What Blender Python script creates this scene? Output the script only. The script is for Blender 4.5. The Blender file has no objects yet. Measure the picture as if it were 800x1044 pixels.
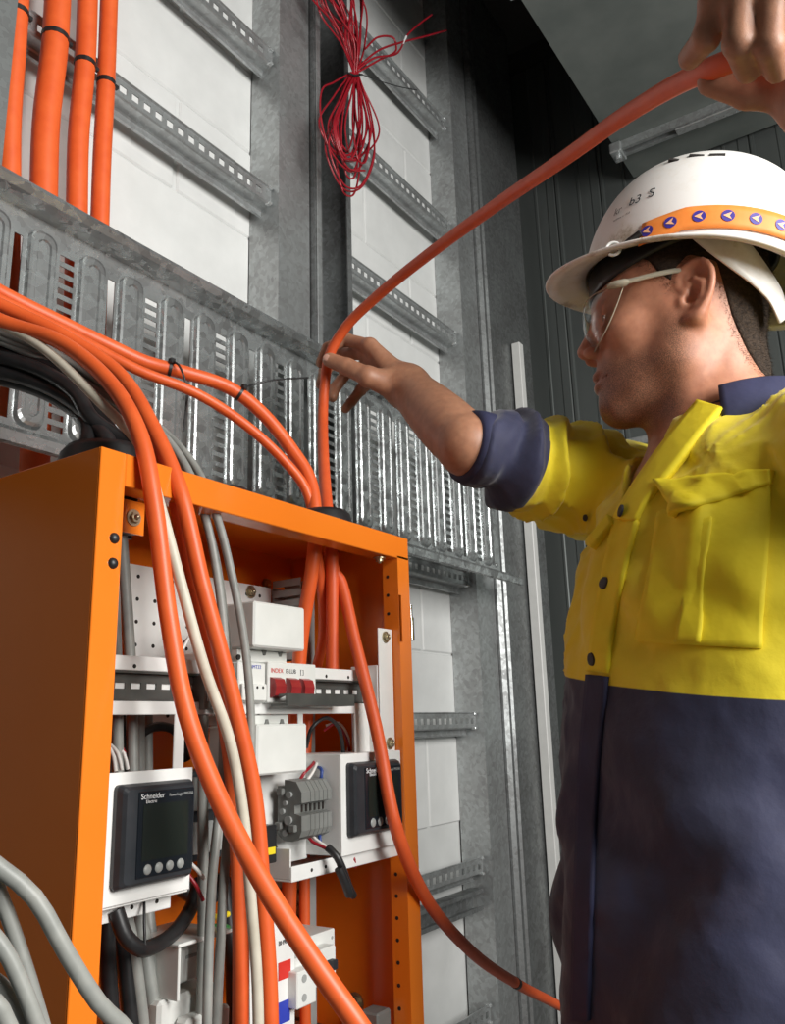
import bpy, bmesh, math, random
import numpy as np
from math import sin, cos, pi, radians
from mathutils import Vector, Matrix
random.seed(7)
SC = bpy.context.scene
COL = SC.collection

# ------------------------------------------------------------------ camera
FPX, HEAD, PITCH, ROLL, CZ = 860.0, radians(33.3), radians(14.3), radians(1.7), 1.22
_d = np.array([cos(PITCH)*cos(HEAD), cos(PITCH)*sin(HEAD), sin(PITCH)])
_r0 = np.cross(_d, [0, 0, 1.0]); _r0 /= np.linalg.norm(_r0)
_u0 = np.cross(_r0, _d)
_R = cos(ROLL)*_r0 - sin(ROLL)*_u0
_U = cos(ROLL)*_u0 + sin(ROLL)*_r0
_C = np.array([0, 0, CZ])
cam_data = bpy.data.cameras.new('camera')
cam_data.sensor_fit = 'VERTICAL'; cam_data.sensor_height = 36.0
cam_data.lens = 36.0*FPX/1044.0
cam_data.clip_start = 0.02
cam = bpy.data.objects.new('camera', cam_data); COL.objects.link(cam)
M = Matrix(((_R[0], _U[0], -_d[0], _C[0]), (_R[1], _U[1], -_d[1], _C[1]), (_R[2], _U[2], -_d[2], _C[2]), (0, 0, 0, 1)))
cam.matrix_world = M
SC.camera = cam

# ------------------------------------------------------------------ world, daylight, exposure
w = bpy.data.worlds.new('world'); SC.world = w; w.use_nodes = True
w.node_tree.nodes['Background'].inputs[0].default_value = (0.80, 0.88, 1.0, 1)
w.node_tree.nodes['Background'].inputs[1].default_value = 0.06

def area_light(name, loc, target, size, size_y, power, color):
    l = bpy.data.lights.new(name, 'AREA'); l.shape = 'RECTANGLE'
    l.size = size; l.size_y = size_y; l.energy = power; l.color = color
    o = bpy.data.objects.new(name, l); COL.objects.link(o)
    o.location = loc
    o.rotation_euler = (Vector(target)-Vector(loc)).to_track_quat('-Z', 'Y').to_euler()
    return o
# daylight coming in through the open doorway in the right-hand wall
area_light('doorway_daylight', (0.48, -1.25, 1.90), (0.75, 0.6, 1.40), 0.95, 1.1, 68.0, (1.0, 0.985, 0.95))

SC.view_settings.view_transform = 'Standard'
SC.view_settings.look = 'None'
SC.view_settings.gamma = 1.0
SC.view_settings.use_curve_mapping = False
SC.view_settings.exposure = 0.0

# ------------------------------------------------------------------ helpers
def ray(px, py): return _d + _R*(px-400)/FPX + _U*(522-py)/FPX
def at(px, py, Y): v = ray(px, py); return _C + v*(Y/v[1])
def atx(px, py, X): v = ray(px, py); return _C + v*(X/v[0])
def dep(px, py, D): return _C + ray(px, py)*D

def mesh_obj(name, verts, faces, mat, parent=None, smooth=False, mats=None, midx=None):
    me = bpy.data.meshes.new(name)
    me.from_pydata([tuple(map(float, v)) for v in verts], [], faces)
    if mats:
        for m_ in mats: me.materials.append(m_)
        if midx is not None: me.polygons.foreach_set('material_index', np.asarray(midx, dtype=np.int32))
    elif mat: me.materials.append(mat)
    if smooth: me.polygons.foreach_set('use_smooth', [True]*len(me.polygons))
    me.update()
    o = bpy.data.objects.new(name, me); COL.objects.link(o)
    if parent: o.parent = parent
    return o
def link_copy(o, parent=None, loc=None):
    c = o.copy(); COL.objects.link(c); c.parent = parent
    if loc is not None: c.location = loc
    return c
def tag(o, label, cat, group=None, kind=None):
    o['label'] = label; o['category'] = cat
    if group: o['group'] = group
    if kind: o['kind'] = kind
    return o
def struct(o, label=None):
    o['kind'] = 'structure'
    if label: o['label'] = label
    return o
def thing(name, label, cat, group=None, loc=(0, 0, 0)):
    o = bpy.data.objects.new(name, None); COL.objects.link(o); o.location = loc
    o.empty_display_size = 0.05
    return tag(o, label, cat, group)

class MB:
    """collects shapes into one mesh"""
    def __init__(s): s.v = []; s.f = []; s.sm = []; s.mi = []
    def add(s, v, f, smooth=False, mi=0):
        b = len(s.v); s.v += [tuple(map(float, p)) for p in v]
        s.f += [tuple(i+b for i in q) for q in f]; s.sm += [smooth]*len(f); s.mi += [mi]*len(f)
        return s
    def box(s, x0, x1, y0, y1, z0, z1, bev=0.0, mi=0):
        if bev <= 0:
            v = [(x, y, z) for x in (x0, x1) for y in (y0, y1) for z in (z0, z1)]
            f = [(0,1,3,2), (4,6,7,5), (0,4,5,1), (2,3,7,6), (0,2,6,4), (1,5,7,3)]
            return s.add(v, f, False, mi)
        # chamfered box: 24 vertices
        X = (x0, x1); Y = (y0, y1); Z = (z0, z1); v = []; idx = {}
        for i in (0, 1):
            for j in (0, 1):
                for k in (0, 1):
                    a = bev if i == 0 else -bev; b = bev if j == 0 else -bev; c = bev if k == 0 else -bev
                    idx[i,j,k,'x'] = len(v); v.append((X[i], Y[j]+b, Z[k]+c))
                    idx[i,j,k,'y'] = len(v); v.append((X[i]+a, Y[j], Z[k]+c))
                    idx[i,j,k,'z'] = len(v); v.append((X[i]+a, Y[j]+b, Z[k]))
        f = []
        def q(l): f.append(tuple(idx[t] for t in l))
        for i in (0, 1):
            l = [(i,0,0,'x'), (i,1,0,'x'), (i,1,1,'x'), (i,0,1,'x')]; q(l if i else l[::-1])
            l = [(0,i,0,'y'), (1,i,0,'y'), (1,i,1,'y'), (0,i,1,'y')]; q(l[::-1] if i else l)
            l = [(0,0,i,'z'), (1,0,i,'z'), (1,1,i,'z'), (0,1,i,'z')]; q(l if i else l[::-1])
        for j in (0, 1):
            for k in (0, 1):
                l = [(0,j,k,'y'), (1,j,k,'y'), (1,j,k,'z'), (0,j,k,'z')]; q(l if j == k else l[::-1])
                l = [(j,0,k,'x'), (j,1,k,'x'), (j,1,k,'z'), (j,0,k,'z')]; q(l[::-1] if j == k else l)
                l = [(j,k,0,'x'), (j,k,1,'x'), (j,k,1,'y'), (j,k,0,'y')]; q(l if j == k else l[::-1])
        for i in (0, 1):
            for j in (0, 1):
                for k in (0, 1):
                    l = [(i,j,k,'x'), (i,j,k,'y'), (i,j,k,'z')]; q(l if (i+j+k) % 2 else l[::-1])
        return s.add(v, f, False, mi)
    def prism(s, poly, ax, a0, a1, mi=0, smooth=False, cap=True):
        """extrude a 2-D polygon along axis ax (0 x: poly=(y,z); 1 y: poly=(x,z); 2 z: poly=(x,y))"""
        n = len(poly); v = []
        for a in (a0, a1):
            for p, q in poly:
                v.append({0: (a, p, q), 1: (p, a, q), 2: (p, q, a)}[ax])
        f = [(i, (i+1) % n, n+(i+1) % n, n+i) for i in range(n)]
        s.add(v, f, smooth, mi)
        if cap: s.add(v, [tuple(range(n))[::-1], tuple(range(n, 2*n))], False, mi)
        return s
    def cyl(s, c0, c1, r0, r1=None, n=12, cap=True, mi=0):
        r1 = r0 if r1 is None else r1
        c0 = np.array(c0, float); c1 = np.array(c1, float); a = c1-c0; a /= np.linalg.norm(a)
        t = np.array([0, 0, 1.0]) if abs(a[2]) < .9 else np.array([1.0, 0, 0])
        u = np.cross(a, t); u /= np.linalg.norm(u); w_ = np.cross(a, u)
        v = [c0+r0*(cos(2*pi*i/n)*u+sin(2*pi*i/n)*w_) for i in range(n)] + [c1+r1*(cos(2*pi*i/n)*u+sin(2*pi*i/n)*w_) for i in range(n)]
        s.add(v, [(i, n+i, n+(i+1) % n, (i+1) % n) for i in range(n)], True, mi)
        if cap: s.add(v, [tuple(range(n)), tuple(range(n, 2*n))[::-1]], False, mi)
        return s
    def dome(s, c, axis, r, h, n=12, m=4, mi=0):
        c = np.array(c, float); a = np.array(axis, float); a /= np.linalg.norm(a)
        t = np.array([0, 0, 1.0]) if abs(a[2]) < .9 else np.array([1.0, 0, 0])
        u = np.cross(a, t); u /= np.linalg.norm(u); w_ = np.cross(a, u); v = []; f = []
        for j in range(m):
            th = j/m*pi/2
            for i in range(n): v.append(c+r*cos(th)*(cos(2*pi*i/n)*u+sin(2*pi*i/n)*w_)+a*h*sin(th))
        v.append(c+a*h)
        for j in range(m-1):
            for i in range(n): f.append((j*n+i, (j+1)*n+i, (j+1)*n+(i+1) % n, j*n+(i+1) % n))
        for i in range(n): f.append(((m-1)*n+i, m*n, (m-1)*n+(i+1) % n))
        return s.add(v, f, True, mi)
    def tube(s, pts, r, n=10, mi=0, cap=True, flat=None):
        v, f = tube_geo(pts, r, n, flat)
        s.add(v, f, True, mi)
        if cap:
            b = len(v)
            s.add(v[:n], [tuple(range(n))], False, mi); s.add(v[b-n:], [tuple(range(n))[::-1]], False, mi)
        return s
    def build(s, name, mat, parent=None, mats=None):
        me = bpy.data.meshes.new(name); me.from_pydata(s.v, [], s.f)
        for m_ in (mats or [mat]): me.materials.append(m_)
        me.polygons.foreach_set('use_smooth', s.sm)
        if mats: me.polygons.foreach_set('material_index', s.mi)
        me.update()
        o = bpy.data.objects.new(name, me); COL.objects.link(o)
        if parent: o.parent = parent
        return o

def spline(pts, step=0.012):
    """centripetal Catmull-Rom through the points"""
    P = [np.array(p, float) for p in pts]
    P = [2*P[0]-P[1]] + P + [2*P[-1]-P[-2]]
    out = []
    for i in range(1, len(P)-2):
        p0, p1, p2, p3 = P[i-1:i+3]
        n = max(2, int(np.linalg.norm(p2-p1)/step))
        k = [np.linalg.norm(b-a)**.5+1e-6 for a, b in ((p0, p1), (p1, p2), (p2, p3))]
        t0, t1, t2, t3 = 0, k[0], k[0]+k[1], sum(k)
        for j in range(n):
            t = t1+(t2-t1)*j/n
            A1 = (t1-t)/(t1-t0)*p0+(t-t0)/(t1-t0)*p1; A2 = (t2-t)/(t2-t1)*p1+(t-t1)/(t2-t1)*p2; A3 = (t3-t)/(t3-t2)*p2+(t-t2)/(t3-t2)*p3
            B1 = (t2-t)/(t2-t0)*A1+(t-t0)/(t2-t0)*A2; B2 = (t3-t)/(t3-t1)*A2+(t-t1)/(t3-t1)*A3
            out.append((t2-t)/(t2-t1)*B1+(t-t1)/(t2-t1)*B2)
    out.append(P[-2])
    return np.array(out)
def frames(pts):
    pts = np.asarray(pts, float); T = np.gradient(pts, axis=0); T /= np.linalg.norm(T, axis=1)[:, None]+1e-12
    t = np.array([0, 0, 1.0]) if abs(T[0][2]) < .9 else np.array([1.0, 0, 0])
    u = np.cross(T[0], t); u /= np.linalg.norm(u); Us = [u]
    for i in range(1, len(pts)):
        u = u-T[i]*(u@T[i]); u /= np.linalg.norm(u); Us.append(u)
    Us = np.array(Us); return T, Us, np.cross(T, Us)
def tube_geo(pts, r, n=10, flat=None):
    pts = np.asarray(pts, float); T, A, B = frames(pts)
    r = np.broadcast_to(np.asarray(r, float), (len(pts),)); v = []
    fl = flat or 1.0
    for i in range(len(pts)):
        for j in range(n):
            a = 2*pi*j/n; v.append(pts[i]+r[i]*(cos(a)*A[i]+fl*sin(a)*B[i]))
    f = [(i*n+j, i*n+(j+1) % n, (i+1)*n+(j+1) % n, (i+1)*n+j) for i in range(len(pts)-1) for j in range(n)]
    return v, f
def plate_holes(mb, xs, zs, hole, y0, y1, mi=0):
    """a sheet in the XZ plane between y0 (front) and y1 cut on a grid; hole(i,j) True where it is open"""
    nx, nz = len(xs)-1, len(zs)-1
    solid = [[not hole(i, j) for j in range(nz)] for i in range(nx)]
    for i in range(nx):
        for j in range(nz):
            if not solid[i][j]: continue
            x0, x1, z0, z1 = xs[i], xs[i+1], zs[j], zs[j+1]
            mb.add([(x0,y0,z0), (x1,y0,z0), (x1,y0,z1), (x0,y0,z1)], [(0,1,2,3)], False, mi)
            mb.add([(x0,y1,z0), (x1,y1,z0), (x1,y1,z1), (x0,y1,z1)], [(3,2,1,0)], False, mi)
            for di, dj, e in ((-1,0,((x0,z0),(x0,z1))), (1,0,((x1,z1),(x1,z0))), (0,-1,((x1,z0),(x0,z0))), (0,1,((x0,z1),(x1,z1)))):
                a, b = i+di, j+dj
                if 0 <= a < nx and 0 <= b < nz and solid[a][b]: continue
                (ax, az), (bx, bz) = e
                mb.add([(ax,y0,az), (bx,y0,bz), (bx,y1,bz), (ax,y1,az)], [(0,1,2,3)], False, mi)
    return mb
def text_mesh(name, txt, size, mat, parent, origin, xdir, ydir, align='LEFT'):
    cu = bpy.data.curves.new(name, 'FONT'); cu.body = txt; cu.size = size; cu.align_x = align; cu.extrude = 0.00008
    o = bpy.data.objects.new(name+'_tmp', cu); COL.objects.link(o)
    dg = bpy.context.evaluated_depsgraph_get()
    me = bpy.data.meshes.new_from_object(o.evaluated_get(dg)); bpy.data.objects.remove(o)
    xd = Vector(xdir).normalized(); yd = Vector(ydir).normalized(); zd = xd.cross(yd)
    m = Matrix.Translation(Vector(origin)) @ Matrix((xd, yd, zd)).transposed().to_4x4()
    me.transform(m); me.name = name; me.materials.clear(); me.materials.append(mat)
    r = bpy.data.objects.new(name, me); COL.objects.link(r); r.parent = parent
    return r

# ------------------------------------------------------------------ materials
def base_mat(name, color, rough=0.5, metal=0.0, **kw):
    m = bpy.data.materials.new(name); m.use_nodes = True
    b = m.node_tree.nodes['Principled BSDF']
    b.inputs['Base Color'].default_value = (*color, 1); b.inputs['Roughness'].default_value = rough
    b.inputs['Metallic'].default_value = metal
    for k, v in kw.items():
        b.inputs[k.replace('_', ' ')].default_value = v
    return m, m.node_tree, b
def nd(nt, t, **kw):
    n = nt.nodes.new(t)
    for k, v in kw.items():
        if hasattr(n, k): setattr(n, k, v)
        else: n.inputs[k].default_value = v
    return n
def coords(nt, scale=(1, 1, 1)):
    tc = nd(nt, 'ShaderNodeTexCoord'); mp = nd(nt, 'ShaderNodeMapping'); mp.inputs['Scale'].default_value = scale
    nt.links.new(tc.outputs['Object'], mp.inputs['Vector']); return mp.outputs['Vector']
def noise(nt, vec, scale, detail=3, rough=.55):
    n = nd(nt, 'ShaderNodeTexNoise'); n.inputs['Scale'].default_value = scale; n.inputs['Detail'].default_value = detail
    n.inputs['Roughness'].default_value = rough
    nt.links.new(vec, n.inputs['Vector']); return n.outputs['Fac']
def ramp(nt, fac, stops):
    r = nd(nt, 'ShaderNodeValToRGB'); e = r.color_ramp.elements
    while len(e) < len(stops): e.new(0.5)
    for i, (p, c) in enumerate(stops):
        e[i].position = p; e[i].color = (*c, 1) if len(c) == 3 else c
    nt.links.new(fac, r.inputs['Fac']); return r.outputs['Color']
def bump(nt, b, h, strength=.2, dist=.002):
    n = nd(nt, 'ShaderNodeBump'); n.inputs['Strength'].default_value = strength; n.inputs['Distance'].default_value = dist
    nt.links.new(h, n.inputs['Height']); nt.links.new(n.outputs['Normal'], b.inputs['Normal'])
def g3(v): return (v, v, v)

def var_mat(name, c0, c1, rough=.5, scale=20, metal=0, stretch=(1, 1, 1), bumps=0, bscale=200, bdist=.001, r1=None, **kw):
    m, nt, b = base_mat(name, c0, rough, metal, **kw)
    v = coords(nt, stretch); f = noise(nt, v, scale)
    nt.links.new(ramp(nt, f, [(.3, c0), (.7, c1)]), b.inputs['Base Color'])
    if r1 is not None: nt.links.new(ramp(nt, f, [(.3, g3(rough)), (.7, g3(r1))]), b.inputs['Roughness'])
    if bumps: bump(nt, b, noise(nt, v, bscale, 2), bumps, bdist)
    return m
def galv(name, lo, hi, rough=.38, metal=.66, scale=110, vary=.30):
    m, nt, b = base_mat(name, g3(hi), rough, metal)
    v = coords(nt); vo = nd(nt, 'ShaderNodeTexVoronoi'); vo.inputs['Scale'].default_value = scale
    n1 = nd(nt, 'ShaderNodeMixRGB'); n1.blend_type = 'ADD'; n1.inputs['Fac'].default_value = .04
    tc = noise(nt, v, 25, 4); nt.links.new(v, n1.inputs['Color1']); nt.links.new(tc, n1.inputs['Color2'])
    nt.links.new(n1.outputs['Color'], vo.inputs['Vector'])
    sx = nd(nt, 'ShaderNodeSeparateColor'); nt.links.new(vo.outputs['Color'], sx.inputs['Color'])
    nn = noise(nt, v, 7, 5)
    mx = nd(nt, 'ShaderNodeMath'); mx.operation = 'MULTIPLY_ADD'; mx.inputs[1].default_value = vary
    nt.links.new(sx.outputs[0], mx.inputs[0]); nt.links.new(nn, mx.inputs[2])
    nt.links.new(ramp(nt, mx.outputs[0], [(.35, g3(lo)), (.95, (hi*.95, hi, hi*1.005))]), b.inputs['Base Color'])
    nt.links.new(ramp(nt, mx.outputs[0], [(.3, g3(rough+.1)), (.9, g3(rough-.08))]), b.inputs['Roughness'])
    bump(nt, b, nn, .12, .002)
    return m
MT = {}
MT['galv'] = galv('galvanised_steel', .30, .56)
MT['galv_dark'] = galv('weathered_galvanised_steel', .16, .34, .42)
MT['galv_bright'] = galv('bright_galvanised_steel', .45, .74, .30)
MT['galv_tray'] = galv('spangled_tray_steel', .20, .62, .32, .74, 85, .5)
MT['block'] = var_mat('white_painted_block', (.66,.67,.66), (.74,.75,.74), .55, 12, bumps=.15, bscale=160)
MT['joint'] = var_mat('painted_mortar', (.60,.61,.60), (.68,.69,.68), .6, 12)
MT['sheet'] = var_mat('grey_steel_sheet', (.10,.112,.108), (.17,.185,.18), .42, 5, .55, (1, 1, .15), .08, 40)
MT['ceil'] = var_mat('grey_ceiling_sheet', (.16,.18,.17), (.22,.24,.225), .5, 8, .3)
MT['concrete'] = var_mat('concrete', (.22,.21,.20), (.34,.33,.31), .8, 6, bumps=.3, bscale=60)
MT['darkwall'] = var_mat('dark_lining', (.045,.047,.046), (.065,.068,.066), .8, 5)
MT['frontwall'] = var_mat('grey_lining', (.20,.21,.21), (.27,.28,.28), .7, 5)
MT['orange'] = var_mat('orange_enamel', (.80,.190,.014), (.83,.205,.018), .22, 8, bumps=.02, bscale=60, Coat_Weight=.2, Coat_Roughness=.08)
MT['cable_o'] = var_mat('orange_cable_sheath', (.72,.105,.022), (.80,.135,.03), .42, 40)
MT['cable_red'] = var_mat('orange_red_cable_sheath', (.66,.088,.020), (.73,.112,.026), .5, 40)
MT['cable_g'] = var_mat('grey_cable_sheath', (.24,.25,.235), (.33,.335,.31), .45, 50)
MT['cable_w'] = var_mat('cream_cable_sheath', (.56,.51,.41), (.68,.63,.52), .45, 50)
MT['black'] = var_mat('black_plastic', (.012,.012,.013), (.022,.022,.023), .42, 60)
MT['black_cable'] = var_mat('black_cable_sheath', (.010,.010,.011), (.025,.025,.026), .35, 60)
MT['white'] = var_mat('white_powder_coat', (.72,.72,.70), (.78,.78,.76), .38, 30)
MT['whiteplastic'] = var_mat('white_plastic', (.68,.69,.66), (.74,.75,.72), .35, 30)
MT['greyplastic'] = var_mat('grey_plastic', (.155,.16,.15), (.20,.205,.195), .5, 40)
MT['duct'] = var_mat('grey_duct_plastic', (.30,.31,.30), (.36,.37,.36), .5, 40)
MT['redplastic'] = var_mat('dark_red_plastic', (.25,.018,.02), (.30,.025,.026), .35, 40)
MT['red'] = base_mat('red_print', (.62,.03,.02), .5)[0]
MT['blue'] = base_mat('blue_print', (.03,.05,.40), .5)[0]
MT['ink'] = base_mat('dark_ink', (.02,.02,.025), .5)[0]
MT['printwhite'] = base_mat('white_print', (.8,.8,.8), .5)[0]
MT['yellow'] = base_mat('yellow_tag', (.80,.62,.02), .5)[0]
MT['redwire'] = var_mat('red_wire', (.26,.008,.016), (.34,.012,.022), .32, 60)
MT['bluewire'] = base_mat('blue_wire', (.02,.05,.22), .4)[0]
MT['whitewire'] = base_mat('white_wire', (.72,.70,.66), .4)[0]
MT['brass'] = base_mat('zinc_bolt', (.50,.44,.30), .35, .9)[0]
MT['chrome'] = base_mat('chrome', (.62,.62,.62), .15, 1.0)[0]
MT['meter'] = var_mat('charcoal_plastic', (.020,.023,.027), (.030,.033,.038), .38, 60)
MT['meterface'] = base_mat('black_glass_face', (.010,.013,.017), .22)[0]
MT['lcd'] = base_mat('lcd_off', (.014,.018,.015), .18)[0]
MT['meterbtn'] = base_mat('grey_button', (.28,.29,.28), .4)[0]
MT['rail'] = var_mat('dark_rail_steel', (.07,.072,.068), (.11,.112,.105), .4, 30, .4)
MT['hole'] = base_mat('dark_hole', (.012,.008,.006), .8)[0]
# ================================================================== STRUCTURE
XW, YW = 2.38, 1.05            # far wall plane, block wall face
ZC = 2.893                     # underside of the grey ceiling sheet
fl = MB(); fl.box(-2.0, XW+.15, -1.45, YW+.2, -.1, 0)
struct(fl.build('floor', MT['concrete']), 'bare grey concrete floor')
# block wall: mortar slab + single blocks
wl = MB(); wl.box(-2.0, XW+.15, YW+.004, YW+.2, 0, 3.6)
wall_left = struct(wl.build('wall_left', MT['joint']), 'white painted block wall behind the steel frame')
bm0 = MB(); bm0.box(-.1955, .1955, 0, .01, -.0965, .0965, .003)
blk = None
for k in range(-2, 12):
    zc = 1.3905 + k*0.1965 + 0.098
    for i in range(-1, 6):
        xc = .711 + i*.40 + (0.2 if k % 2 else 0)
        if xc > 2.2 or xc < .53: continue
        if blk is None:
            blk = bm0.build('block', MT['block'], wall_left); blk.location = (xc, YW, zc)
        else: link_copy(blk, wall_left, (xc, YW, zc))
for i in range(5):  # unseen dark sheets, added to darken the reflection in the cabinet side
    mb = MB(); mb.box(-2.0+.47*i, -2.0+.47*i+.466, YW-.02, YW+.003, 0, 3.58, .002); mb.build('added_dark_panel', MT['sheet'], wall_left)
# far wall of folded steel sheets
wb = MB(); wb.box(XW+.05, XW+.15, -1.45, YW, 0, 3.6)
wall_back = struct(wb.build('wall_back', MT['darkwall']), 'far wall clad in folded grey steel sheets')
pm = MB()
prof = [(0, 0), (.004, -.006), (.012, -.006), (.016, 0), (.075, 0), (.078, -.003), (.084, -.003), (.087, 0), (.120, 0), (.124, -.004), (.148, -.004), (.152, 0)]
v = []; f = []
for (a, h) in prof:
    v += [(XW+.045+h, -a, 0.0), (XW+.045+h, -a, 3.5)]
for i in range(len(prof)-1): f.append((2*i, 2*i+2, 2*i+3, 2*i+1))
pm.add(v, f)
pan = None; y = 1.045; n_ = 0
while y > -1.2:
    if pan is None: pan = pm.build('panel', MT['sheet'], wall_back); pan.location = (0, y, 0)
    else: link_copy(pan, wall_back, (0, y, 0))
    y -= .153
    n_ += 1
gm = MB(); gm.box(XW-.005, XW+.03, -1.34, 1.03, 2.005, 2.030, .002)
gm.build('girt', MT['galv'], wall_back)
# remaining shell
wf = MB(); wf.box(-2.1, -2.0, -1.45, YW+.2, 0, 3.6)
struct(wf.build('wall_front', MT['frontwall']), 'grey lined wall behind the viewpoint')
wr = MB()
wr.box(-2.0, -.20, -1.45, -1.35, 0, 3.6); wr.box(1.20, XW+.15, -1.45, -1.35, 0, 3.6); wr.box(-.20, 1.20, -1.45, -1.35, 2.55, 3.6)
struct(wr.build('wall_right', MT['darkwall']), 'dark lined wall with a wide open doorway')
cu = MB(); cu.box(-2.1, XW+.15, -1.45, YW+.2, 3.6, 3.7)
struct(cu.build('ceiling', MT['darkwall']), 'dark roof high above the block wall')
ce = MB(); ce.box(-2.0, XW+.02, -1.35, .62, ZC, ZC+.012)
ceil = struct(ce.build('ceiling', MT['ceil']), 'smooth grey ceiling sheet ending short of the block wall')

# ---------------- struts on the ceiling sheet
def channel_profile(w_=.041, d_=.024, t=.0022, lip=.009):
    # C section in (y,z), open towards -y, centred on z
    h = w_/2
    return [(0, -h), (0, h), (-d_, h), (-d_, h-lip), (-d_+.003, h-lip), (-d_+.003+.0001, h-t), (-t, h-t), (-t, -h+t), (-d_+.003, -h+t), (-d_+.003, -h+lip), (-d_, -h+lip), (-d_, -h)]
def strut_mesh(L):
    # slotted face with a deep lower flange and a lip against the wall
    mb = MB(); hw = .0150; d_ = .030; t = .002; hb = .034
    xs = [0]; pitch = .0250; sl = .0145; x = .012
    while x+sl < L-.008: xs += [x, x+sl]; x += pitch
    xs.append(L)
    plate_holes(mb, xs, [-hw, -.0065, .0065, .0165], lambda i, j: j == 1 and i % 2 == 1, -d_, -d_+t)
    mb.prism([(-d_, .0165), (-d_-.003, .0185), (-d_-.0025, .0205), (-d_+t, .0190), (-d_+t, .0165)][::-1], 0, 0, L)
    p = [(-d_, -hw), (-d_+.003, -(hw+.0022)), (-.006, -(hw+.004)), (-.003, -(hw+.006)), (-.003, -(hb-.003)), (-.006, -(hb-.0015)), (-.006, -hb), (0, -hb),
             (0, -(hw+.004)), (-.004, -(hw+.002)), (-d_+t, -hw)]
    mb.prism(p, 0, 0, L)
    return mb
def strut(x0, x1, ywall, z, label, mat='galv'):
    t = thing('slotted_strut', label, 'strut', 'slotted steel struts across the wall frame', (x0, ywall, z))
    strut_mesh(x1-x0).build('channel', MT[mat], t)
    for xx in ((.0, x1-x0-.012)):
        for s in (-1, 1):
            e = MB(); e.box(xx, xx+.010, -.036, -.024, s*.0165-.003, s*.0165+.003, .0012); e.build('end_tab', MT['galv_bright'], t)
    return t
YS = 1.022
lv = {1: .905, 2: 1.229, 3: 1.572, 4: 1.905, 5: 2.226, 6: 2.560, 7: 2.900}
names_r = {1: 'slotted strut low beside the cabinet, above the bare channel', 2: 'slotted strut right of the cabinet hinge, at mid height of the wall', 3: 'slotted strut just under the tray end',
           4: 'slotted strut hidden behind the cable tray right of the double stud', 5: 'slotted strut just above the hand at the tray', 6: 'slotted strut crossing behind the lower loops of the red wire coil', 7: 'topmost slotted strut right of the red wire coil'}
for k, z in lv.items():
    if k == 4: continue
    strut(1.335, 1.845, YS, z, names_r[k])
names_l = {4: 'slotted strut hidden behind the tray left of the double stud', 5: 'slotted strut behind the four tied orange cables', 6: 'slotted strut at the top edge right of the tied orange cables'}
for k in (5, 6):
    strut(.30, 1.105, YS, {4: 1.905, 5: 2.245, 6: 2.575}[k], names_l[k])
# bare channel below the lowest strut
t = thing('channel_bar', 'bare steel channel directly below the lowest slotted strut', 'channel', None, (1.335, YS, .835))
mb = MB(); mb.prism(channel_profile(.045, .030), 0, 0, .505); mb.build('channel', MT['galv_dark'], t)
t = strut(1.335, 1.845, YS, .60, 'slotted strut at the bottom edge right of the orange cabinet')

# ---------------- studs
def stud_box(x0, x1, y0, y1, z0, z1, label, mat='galv', lips=True):
    t = thing('steel_stud', label, 'stud', None, (x0, y0, z0))
    mb = MB(); L = x1-x0; D = y1-y0
    mb.box(0, L, 0, .003, 0, z1-z0); mb.box(0, .003, .003, D, 0, z1-z0); mb.box(L-.003, L, .003, D, 0, z1-z0)
    mb.build('face', MT[mat], t)
    return t
stud_box(1.105, 1.200, .972, 1.049, 0, 3.59, 'mottled flat-faced steel stud left of the open channel stud')
t = thing('steel_stud', 'dark open channel stud behind the red wire coil', 'stud', None, (1.203, .96, 0))
mb = MB()
mb.prism([(0, 0), (.020, 0), (.020, .003), (.003, .003), (.003, .078), (.125, .078), (.125, .003), (.112, .003), (.112, 0), (.128, 0), (.128, .081), (0, .081)], 2, 0, 3.59)
mb.build('channel', MT['galv_dark'], t)
mb = MB(); mb.box(.004, .018, -.004, 0, 0, 3.58, .001); mb.build('edge_strip', MT['galv'], t)
stud_box(1.850, 1.945, .972, 1.049, 0, 3.59, 'plain steel stud at the right ends of the slotted struts')
t = thing('steel_stud', 'narrow bright ridged stud between the plain stud and the far corner', 'stud', None, (1.947, .955, 0))
mb = MB(); mb.prism([(0, 0.01), (.008, 0), (.020, 0), (.024, .012), (.040, .012), (.046, .004), (.052, .004), (.056, .02), (.056, .09), (0, .09)], 2, 0, 3.59)
mb.build('ridge', MT['galv_dark'], t)
t = thing('corner_sheet', 'flat steel lining sheets between the studs and the far corner', 'lining sheet', None, (2.005, .985, 0))
for a, b, c in ((0, .137, 0), (.141, .335, .004)):
    mb = MB(); mb.box(a, b, c, c+.03, 0, 3.59, .002); mb.build('panel', MT['galv_dark'], t)
tr = MB(); tr.box(2.182, 2.210, .957, .984, 0.30, 2.34, .002)  # white coat paints in the gleam of daylight on the steel
struct(tr.build('trim_1', MT['white']), 'steel corner flashing with its daylight gleam painted on in white')
# post in the top left corner
stud_box(.400, .505, .905, .968, 1.88, 3.59, 'mottled steel post in the upper left corner beside the orange cables', 'galv_dark')

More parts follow.
